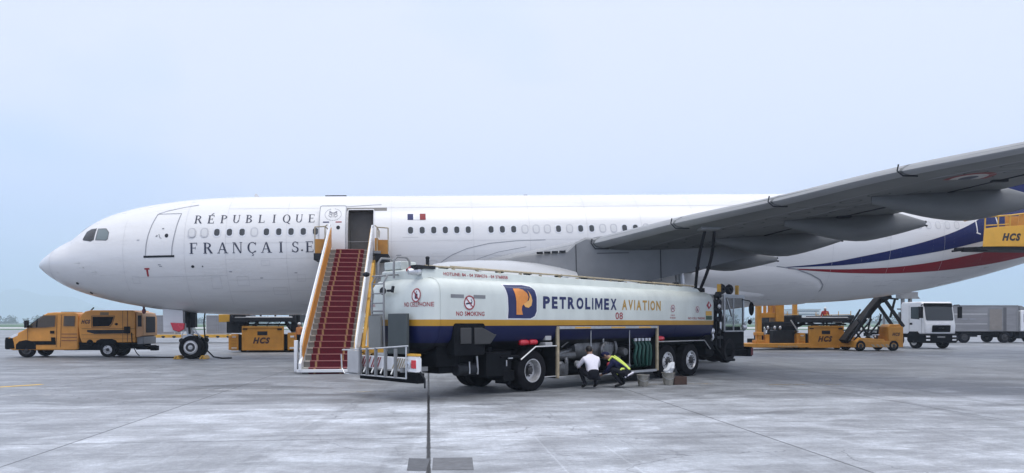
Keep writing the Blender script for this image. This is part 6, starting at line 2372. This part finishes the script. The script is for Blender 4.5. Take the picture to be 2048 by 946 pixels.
mb.prism([(.12, 6.1), (2.2, 6.2), (2.2, 6.85), (.5, 6.80), (.2, 6.72)], 'y', -1.0, -.94)
mb.prism([(.55, 5.25), (2.2, 5.3), (2.2, 6.9), (.55, 6.85)], 'y', .24, .3)
mb.build('rear_panel', M_orange, pl_, bevel=.008)
banner('HCS', .95, .36, lambda u, v, off=0: (-.80 + u, -1.146, 5.50 + v), mat('logo_black', (.02, .02, .03), .5), pl_, .06, .3, name='logo')
mb = MB()
mb.b(1.3, 1.65, -1.146, -1.142, 5.50, 5.60)
mb.build('label', M_ink, pl_)
mb = MB()
for x, z in ((-1.66, 6.62), (-1.0, 6.66), (-.4, 6.7)):
    mb.tube([(x + .02, -1.1, 5.9), (x + .05, -1.1, z)], .035, 6)
mb.tube([(-1.62, -1.1, 6.60), (-.3, -1.1, 6.70), (.6, -1.1, 6.82), (2.2, -1.1, 6.92)], .04, 6)
mb.tube([(-1.62, -1.1, 6.60), (-1.62, .25, 6.60)], .035, 6)
mb.tube([(-1.60, -1.1, 6.2), (-.4, -1.1, 6.28)], .028, 6)
mb.build('guard_rail', M_yellow, pl_, smooth=50)
mb = MB()
mb.b(1.4, 3.9, -8.4, -1.3, 4.6, 7.0)
mb.build('raised_box', M_vehwhite, ct_, bevel=.05)
mb = MB()
for x in (1.6, 3.6):
    mb.bar((x, -7.8, 1.2), (x, -1.8, 4.55), .16, .22); mb.bar((x, -1.8, 1.2), (x, -7.8, 4.55), .16, .22)
mb.build('scissor_lift', M_dark, ct_)
mb = MB()
mb.b(1.5, 3.8, -8.6, -1.4, .75, 1.15); mb.b(1.3, 4.1, -8.0, -7.6, .2, .75); mb.b(1.3, 4.1, -2.2, -1.8, .2, .75)
mb.build('chassis', M_chassis, ct_, bevel=.02)
for y in (-7.0, -2.8):
    for x, sg in ((1.75, 1), (3.55, -1)):
        w_ = empty('wheel', (x, y, 0), R(90)); w_.parent = ct_
        road_wheel(w_, 0, 0, .48, .3, sg, 'plain')
mb = MB()
mb.b(1.55, 3.75, -10.4, -8.7, .7, 2.7)
hc_ = mb.build('cab', M_vehwhite, ct_, bevel=.08)
mb = MB()
mb.b(1.7, 3.6, -10.42, -10.40, 1.7, 2.5)
mb.build('windscreen', M_win, hc_)

# ================================================================== PEOPLE
M_skin = mat('skin', (.30, .17, .11), .55, var=.1)
M_hair = mat('hair', (.012, .011, .012), .55, var=.3, spec=.3)
M_shirt = mat('shirt_white', (.72, .70, .76), .75, var=.06, scale=9, bump=.25)
M_trouser = mat('trousers_dark', (.010, .011, .017), .8, var=.3, spec=.2)
M_shoe = mat('shoes_black', (.008, .008, .009), .5, spec=.3)
M_vest = mat('uniform_navy', (.010, .012, .045), .8, var=.25, spec=.2, scale=9, bump=.25)
M_hiviz = mat('hi_vis_stripe', (.62, .75, .12), .55)
M_rvest = mat('vest_red', (.35, .03, .035), .7)
M_ovest = mat('vest_orange', (.6, .22, .06), .7)
def person(name, loc, rz, label, J, cloth, group=None):
    """J: joint -> (point, radius); facing +y in local space; bones make one continuous skinned body"""
    t = empty(name, loc, rz, label, 'person', group)
    bones = [('pelvis', 'spine'), ('spine', 'chest'), ('chest', 'neck'), ('neck', 'head0'), ('head0', 'head1')]
    for s in 'LR':
        bones += [('chest', 'sh' + s), ('sh' + s, 'el' + s), ('el' + s, 'wr' + s), ('wr' + s, 'hd' + s), ('pelvis', 'hip' + s), ('hip' + s, 'kn' + s), ('kn' + s, 'an' + s), ('an' + s, 'to' + s)]
        for f in range(4):
            bones += [('wr' + s, 'fa%d' % f + s), ('fa%d' % f + s, 'fb%d' % f + s)]
        bones += [('wr' + s, 'th' + s)]
        w, h = Vector(J['wr' + s][0]), Vector(J['hd' + s][0])
        d = (h - w).normalized()
        sx = d.cross(Vector((0, 0, 1))).normalized() if abs(d.z) < .95 else Vector((1, 0, 0))
        dn = sx.cross(d).normalized()
        for f in range(4):
            o = (f - 1.5) * .02
            ln = (.075, .085, .08, .065)[f]
            J['fa%d' % f + s] = (tuple(h + sx * o + d * .02), .0095)
            J['fb%d' % f + s] = (tuple(h + sx * o + d * (.02 + ln * .7) - dn * .03), .008)
        J['th' + s] = (tuple(w + d * .06 + sx * (-.045 if s == 'R' else .045)), .011)
    names = ['pelvis'] + [k for k in J if k != 'pelvis']
    idx = {k: i for i, k in enumerate(names)}
    me = bpy.data.meshes.new(name)
    me.from_pydata([J[k][0] for k in names], [(idx[a], idx[b_]) for a, b_ in bones], [])
    ob = bpy.data.objects.new('body', me)
    COL.objects.link(ob)
    sk = ob.modifiers.new('skin', 'SKIN')
    sk.use_smooth_shade = True
    layer = me.skin_vertices[0].data
    for k in names:
        r = J[k][1]
        layer[idx[k]].radius = r if isinstance(r, tuple) else (r, r)
        layer[idx[k]].use_root = (k == 'pelvis')
    sb = ob.modifiers.new('sub', 'SUBSURF')
    sb.levels = sb.render_levels = 2
    dg = bpy.context.evaluated_depsgraph_get()
    dg.update()
    nm = bpy.data.meshes.new_from_object(ob.evaluated_get(dg))
    ob.modifiers.clear()
    ob.data = nm
    ms = [M_skin, cloth['top'], cloth['legs'], M_shoe]
    nm.materials.clear()
    for m_ in ms:
        nm.materials.append(m_)
    segs = []
    for a, b_ in bones:
        if a[:2] in ('pe', 'hi') and b_[:2] in ('hi', 'kn') or a[:2] == 'kn': g = 2
        elif a[:2] == 'an': g = 3
        elif a[:2] in ('wr', 'fa') or b_[:2] in ('th',) or b_ in ('head0', 'head1'): g = 0
        elif a[:2] == 'el' and cloth.get('short'): g = 0
        else: g = 1
        segs.append((Vector(J[a][0]), Vector(J[b_][0]), g, (J[a][1], J[b_][1])))
    for p in nm.polygons:
        c = p.center
        best, bg_ = 9, 0
        for a, b_, g, rr in segs:
            ab = b_ - a
            tt = max(0, min(1, (c - a).dot(ab) / max(1e-9, ab.length_squared)))
            r0 = rr[0] if not isinstance(rr[0], tuple) else rr[0][0]
            r1 = rr[1] if not isinstance(rr[1], tuple) else rr[1][0]
            dd = (c - (a + ab * tt)).length - (r0 + (r1 - r0) * tt)
            if dd < best:
                best, bg_ = dd, (2 if g == 1 and tt < .55 and (a - Vector(J['pelvis'][0])).length < 1e-4 else g)
        p.material_index = bg_
        p.use_smooth = True
    ob.parent = t
    # hair (or cap), eyes, nose, ears on the head
    h0, h1 = Vector(J['head0'][0]), Vector(J['head1'][0])
    fwd = Vector(cloth.get('look', (0, 1, 0))).normalized()
    upv = (h1 - h0).normalized()
    sx = fwd.cross(upv).normalized()
    c = (h0 + h1) / 2
    M3 = Matrix((sx, fwd, upv)).transposed()
    mb = MB()
    mb.ell((0, -.012, .035), (.088, .106, .095), seg=18, rings=12)
    mb.v = [tuple(c + M3 @ Vector(v)) for v in mb.v]
    mb.build('cap' if cloth.get('cap') else 'hair', cloth.get('cap') or M_hair, t, smooth=60)
    mb = MB()
    mb.ell((0, .10, -.01), (.014, .022, .02), seg=8, rings=6)
    for s in (-1, 1):
        mb.ell((s * .083, -.005, .0), (.014, .026, .034), seg=8, rings=6)
    mb.ell((0, .025, -.045), (.062, .075, .07), seg=14, rings=10)
    mb.v = [tuple(c + M3 @ Vector(v)) for v in mb.v]
    mb.build('face', M_skin, t, smooth=60)
    mb = MB()
    for s in (-1, 1):
        mb.ell((s * .032, .092, .02), (.012, .006, .008), seg=8, rings=6)
    mb.ell((0, .096, -.055), (.022, .006, .005), seg=8, rings=6)
    mb.v = [tuple(c + M3 @ Vector(v)) for v in mb.v]
    mb.build('eyes_and_mouth', M_hair, t, smooth=60)
    return t
def squat(lean, face=1):
    """crouching on the heels, torso leaning forward by lean (metres)"""
    return {
        'pelvis': ((0, -.12, .36), (.15, .13)), 'spine': ((0, -.08 + lean * .35, .54), (.155, .115)), 'chest': ((0, -.04 + lean * .8, .72), (.165, .12)),
        'neck': ((0, .02 + lean, .865), .058), 'head0': ((0, .05 + lean * 1.1, .93), (.078, .088)), 'head1': ((0, .08 + lean * 1.15, 1.02), (.07, .08)),
        'hipL': ((-.11, -.12, .34), .11), 'knL': ((-.2, .30, .50), .072), 'anL': ((-.15, .02, .10), .045), 'toL': ((-.17, .20, .035), (.042, .032)),
        'hipR': ((.11, -.12, .34), .11), 'knR': ((.2, .30, .50), .072), 'anR': ((.15, .02, .10), .045), 'toR': ((.17, .20, .035), (.042, .032)),
        'shL': ((-.19, -.02 + lean * .8, .76), .072), 'elL': ((-.29, .12 + lean, .56), .05), 'wrL': ((-.17, .36 + lean * .7, .52), .033), 'hdL': ((-.13, .43 + lean * .7, .53), (.036, .02)),
        'shR': ((.19, -.02 + lean * .8, .76), .072), 'elR': ((.29, .12 + lean, .56), .05), 'wrR': ((.17, .36 + lean * .7, .52), .033), 'hdR': ((.13, .43 + lean * .7, .53), (.036, .02)),
    }
p1 = person('person', (2.04, 19.05, 0), R(18), 'crouching person in white shirt and dark trousers, back turned, beside the tanker', squat(.06), dict(top=M_shirt, legs=M_trouser, look=(.25, 1, -.12)), 'people at the tanker')
J2 = squat(.30)
J2['head0'] = ((0, .44, .80), (.078, .088)); J2['head1'] = ((0, .52, .86), (.07, .08)); J2['neck'] = ((0, .36, .76), .058)
J2['chest'] = ((0, .22, .66), (.175, .125)); J2['spine'] = ((0, .04, .52), (.165, .12))
J2['shL'] = ((-.19, .24, .68), .072); J2['shR'] = ((.19, .24, .68), .072); J2['elL'] = ((-.27, .36, .46), .05); J2['elR'] = ((.27, .36, .46), .05)
J2['wrL'] = ((-.16, .52, .34), .033); J2['wrR'] = ((.16, .52, .34), .033); J2['hdL'] = ((-.13, .58, .32), (.036, .02)); J2['hdR'] = ((.13, .58, .32), (.036, .02))
p2 = person('person', (2.92, 19.35, 0), R(66), 'crouching person in navy uniform with yellow-green reflective stripes, bent over beside the tanker', J2, dict(top=M_vest, legs=M_trouser, look=(0, 1, -.5), cap=M_vest), 'people at the tanker')
# reflective stripes over the back of the second person
mb = MB()
def over(pts, r=.018):
    mb.tube(pts, [r] * len(pts), 8)
back = lambda x, t: (x, -.16 + .46 * t, .47 + .35 * t + .03 * math.sin(math.pi * t))
over([back(-.03, .0), back(-.07, .3), back(-.10, .7), back(-.12, .95), (-.13, .36, .70)], .03)
over([back(.03, .0), back(.07, .3), back(.10, .7), back(.12, .95), (.13, .36, .70)], .03)
over([(.19, .12, .36), (.17, .0, .50), back(.03, .05), back(-.03, .05), (-.17, .0, .50), (-.19, .12, .36)], .03)
mb.build('reflective_stripe', M_hiviz, p2, smooth=50)
mb = MB()
mb.tube([(.16, -.08, .28), (.13, -.21, .36), (0, -.255, .40), (-.13, -.21, .36), (-.16, -.08, .28)], [.022] * 5, 8)
mb.build('shirt_hem', M_shirt, p2, smooth=50)
mb = MB()
mb.ell((-.2, .33, .60), (.055, .07, .07))
mb.build('shoulder_patch', M_mred, p2, smooth=50)
def standing(h=1.70):
    k = h / 1.7
    J = {'pelvis': ((0, 0, .92), (.15, .11)), 'spine': ((0, 0, 1.10), (.145, .105)), 'chest': ((0, .0, 1.30), (.165, .115)), 'neck': ((0, 0, 1.46), .056),
         'head0': ((0, .02, 1.54), (.076, .088)), 'head1': ((0, .025, 1.63), (.07, .08))}
    for s, x in (('L', -1), ('R', 1)):
        J['hip' + s] = ((x * .1, 0, .88), .10); J['kn' + s] = ((x * .11, .02, .50), .066); J['an' + s] = ((x * .11, 0, .09), .045); J['to' + s] = ((x * .13, .16, .035), (.042, .032))
        J['sh' + s] = ((x * .19, 0, 1.38), .068); J['el' + s] = ((x * .26, -.02, 1.12), .048); J['wr' + s] = ((x * .24, .10, .90), .032); J['hd' + s] = ((x * .235, .14, .83), (.034, .02))
    return {n_: (tuple(c * k for c in p), r) for n_, (p, r) in J.items()}
person('person', (-11.95, 41.6, 0), R(150), 'standing person in orange vest and white cap behind the boarding stairs', standing(), dict(top=M_ovest, legs=M_trouser, look=(0, 1, 0), cap=M_mwhite), 'people near the loaders')
person('person', (21.0, 49.6, 1.1), R(170), 'person in red top and white cap working on the rear cargo loader', standing(1.62), dict(top=M_rvest, legs=M_trouser, look=(0, 1, 0), cap=M_mwhite), 'people near the loaders')

# ================================================================== BUCKETS, BAG, BOX beside the tanker
def bucket(loc, r0, r1, h, m, label):
    t = empty('bucket', loc, 0, label, 'bucket', 'buckets by the front wheels')
    mb = MB()
    mb.lathe([(0.0, .01), (0.0, r0), (h * .7, r0 + (r1 - r0) * .7), (h - .02, r1), (h - .02, r1 + .012), (h, r1 + .012), (h, r1 - .012), (.02, r0 - .012), (.02, .01)], (0, 0, 0), 'z', 28)
    mb.build('pail', m, t, smooth=40)
    mb = MB()
    mb.tube([(r1 * math.cos(a), -.02 - .0 * a, h - .04 - r1 * .75 * abs(math.sin(a))) for a in [math.pi * k / 12 for k in range(13)]], .006, 6)
    mb.v = [(x, y - r1 * .98 * math.sqrt(max(0, 1 - (x / (r1 * 1.02)) ** 2)), z) for x, y, z in mb.v]
    mb.build('handle', M_steel, t)
    return t
M_pail = mat('galvanised_pail', (.26, .25, .215), .5, .3, var=.3, scale=9)
bucket((3.50, 19.75, 0), .125, .165, .31, M_pail, 'dull metal bucket standing beside the person in navy')
bucket((4.26, 20.15, 0), .125, .175, .34, M_pail, 'metal bucket holding a clear plastic bag, in front of the front wheels')
M_bag = mat('clear_bag', (.6, .62, .63), .2, var=.1, coat=.4)
mb = MB()
mb.ell((0, 0, .40), (.13, .13, .12), seg=14, rings=9)
mb.v = [(x * (1 + .18 * math.sin(7 * z * 9 + x * 40)), y * (1 + .18 * math.cos(z * 50 + y * 33)), z + .03 * math.sin(x * 55 + y * 41)) for x, y, z in mb.v]
mb.v = [(x + (.09 * max(0, z - .40) / .12), y, z + (.09 if z > .48 else 0)) for x, y, z in mb.v]
bag = mb.build('plastic_bag', M_bag, smooth=25)
bag.location = (4.26, 20.15, 0)
tag(bag, 'crumpled clear plastic bag sticking out of the metal bucket', 'plastic bag')
box = empty('wooden_box', (4.56, 20.3, 0), R(20), 'small open brown wooden box on the ground beside the front wheel', 'box')
M_wood = mat('dark_wood', (.055, .028, .018), .7, var=.35, scale=7, streak=(1, 1, 6))
for a in ((-.2, .2, -.13, -.11), (-.2, .2, .11, .13), (-.2, -.18, -.11, .11), (.18, .2, -.11, .11)):
    mb = MB()
    mb.b(*a, 0.012, .22)
    mb.build('board', M_wood, box, bevel=.004)
mb = MB()
mb.b(-.2, .2, -.13, .13, 0, .012)
mb.build('base', M_wood, box)
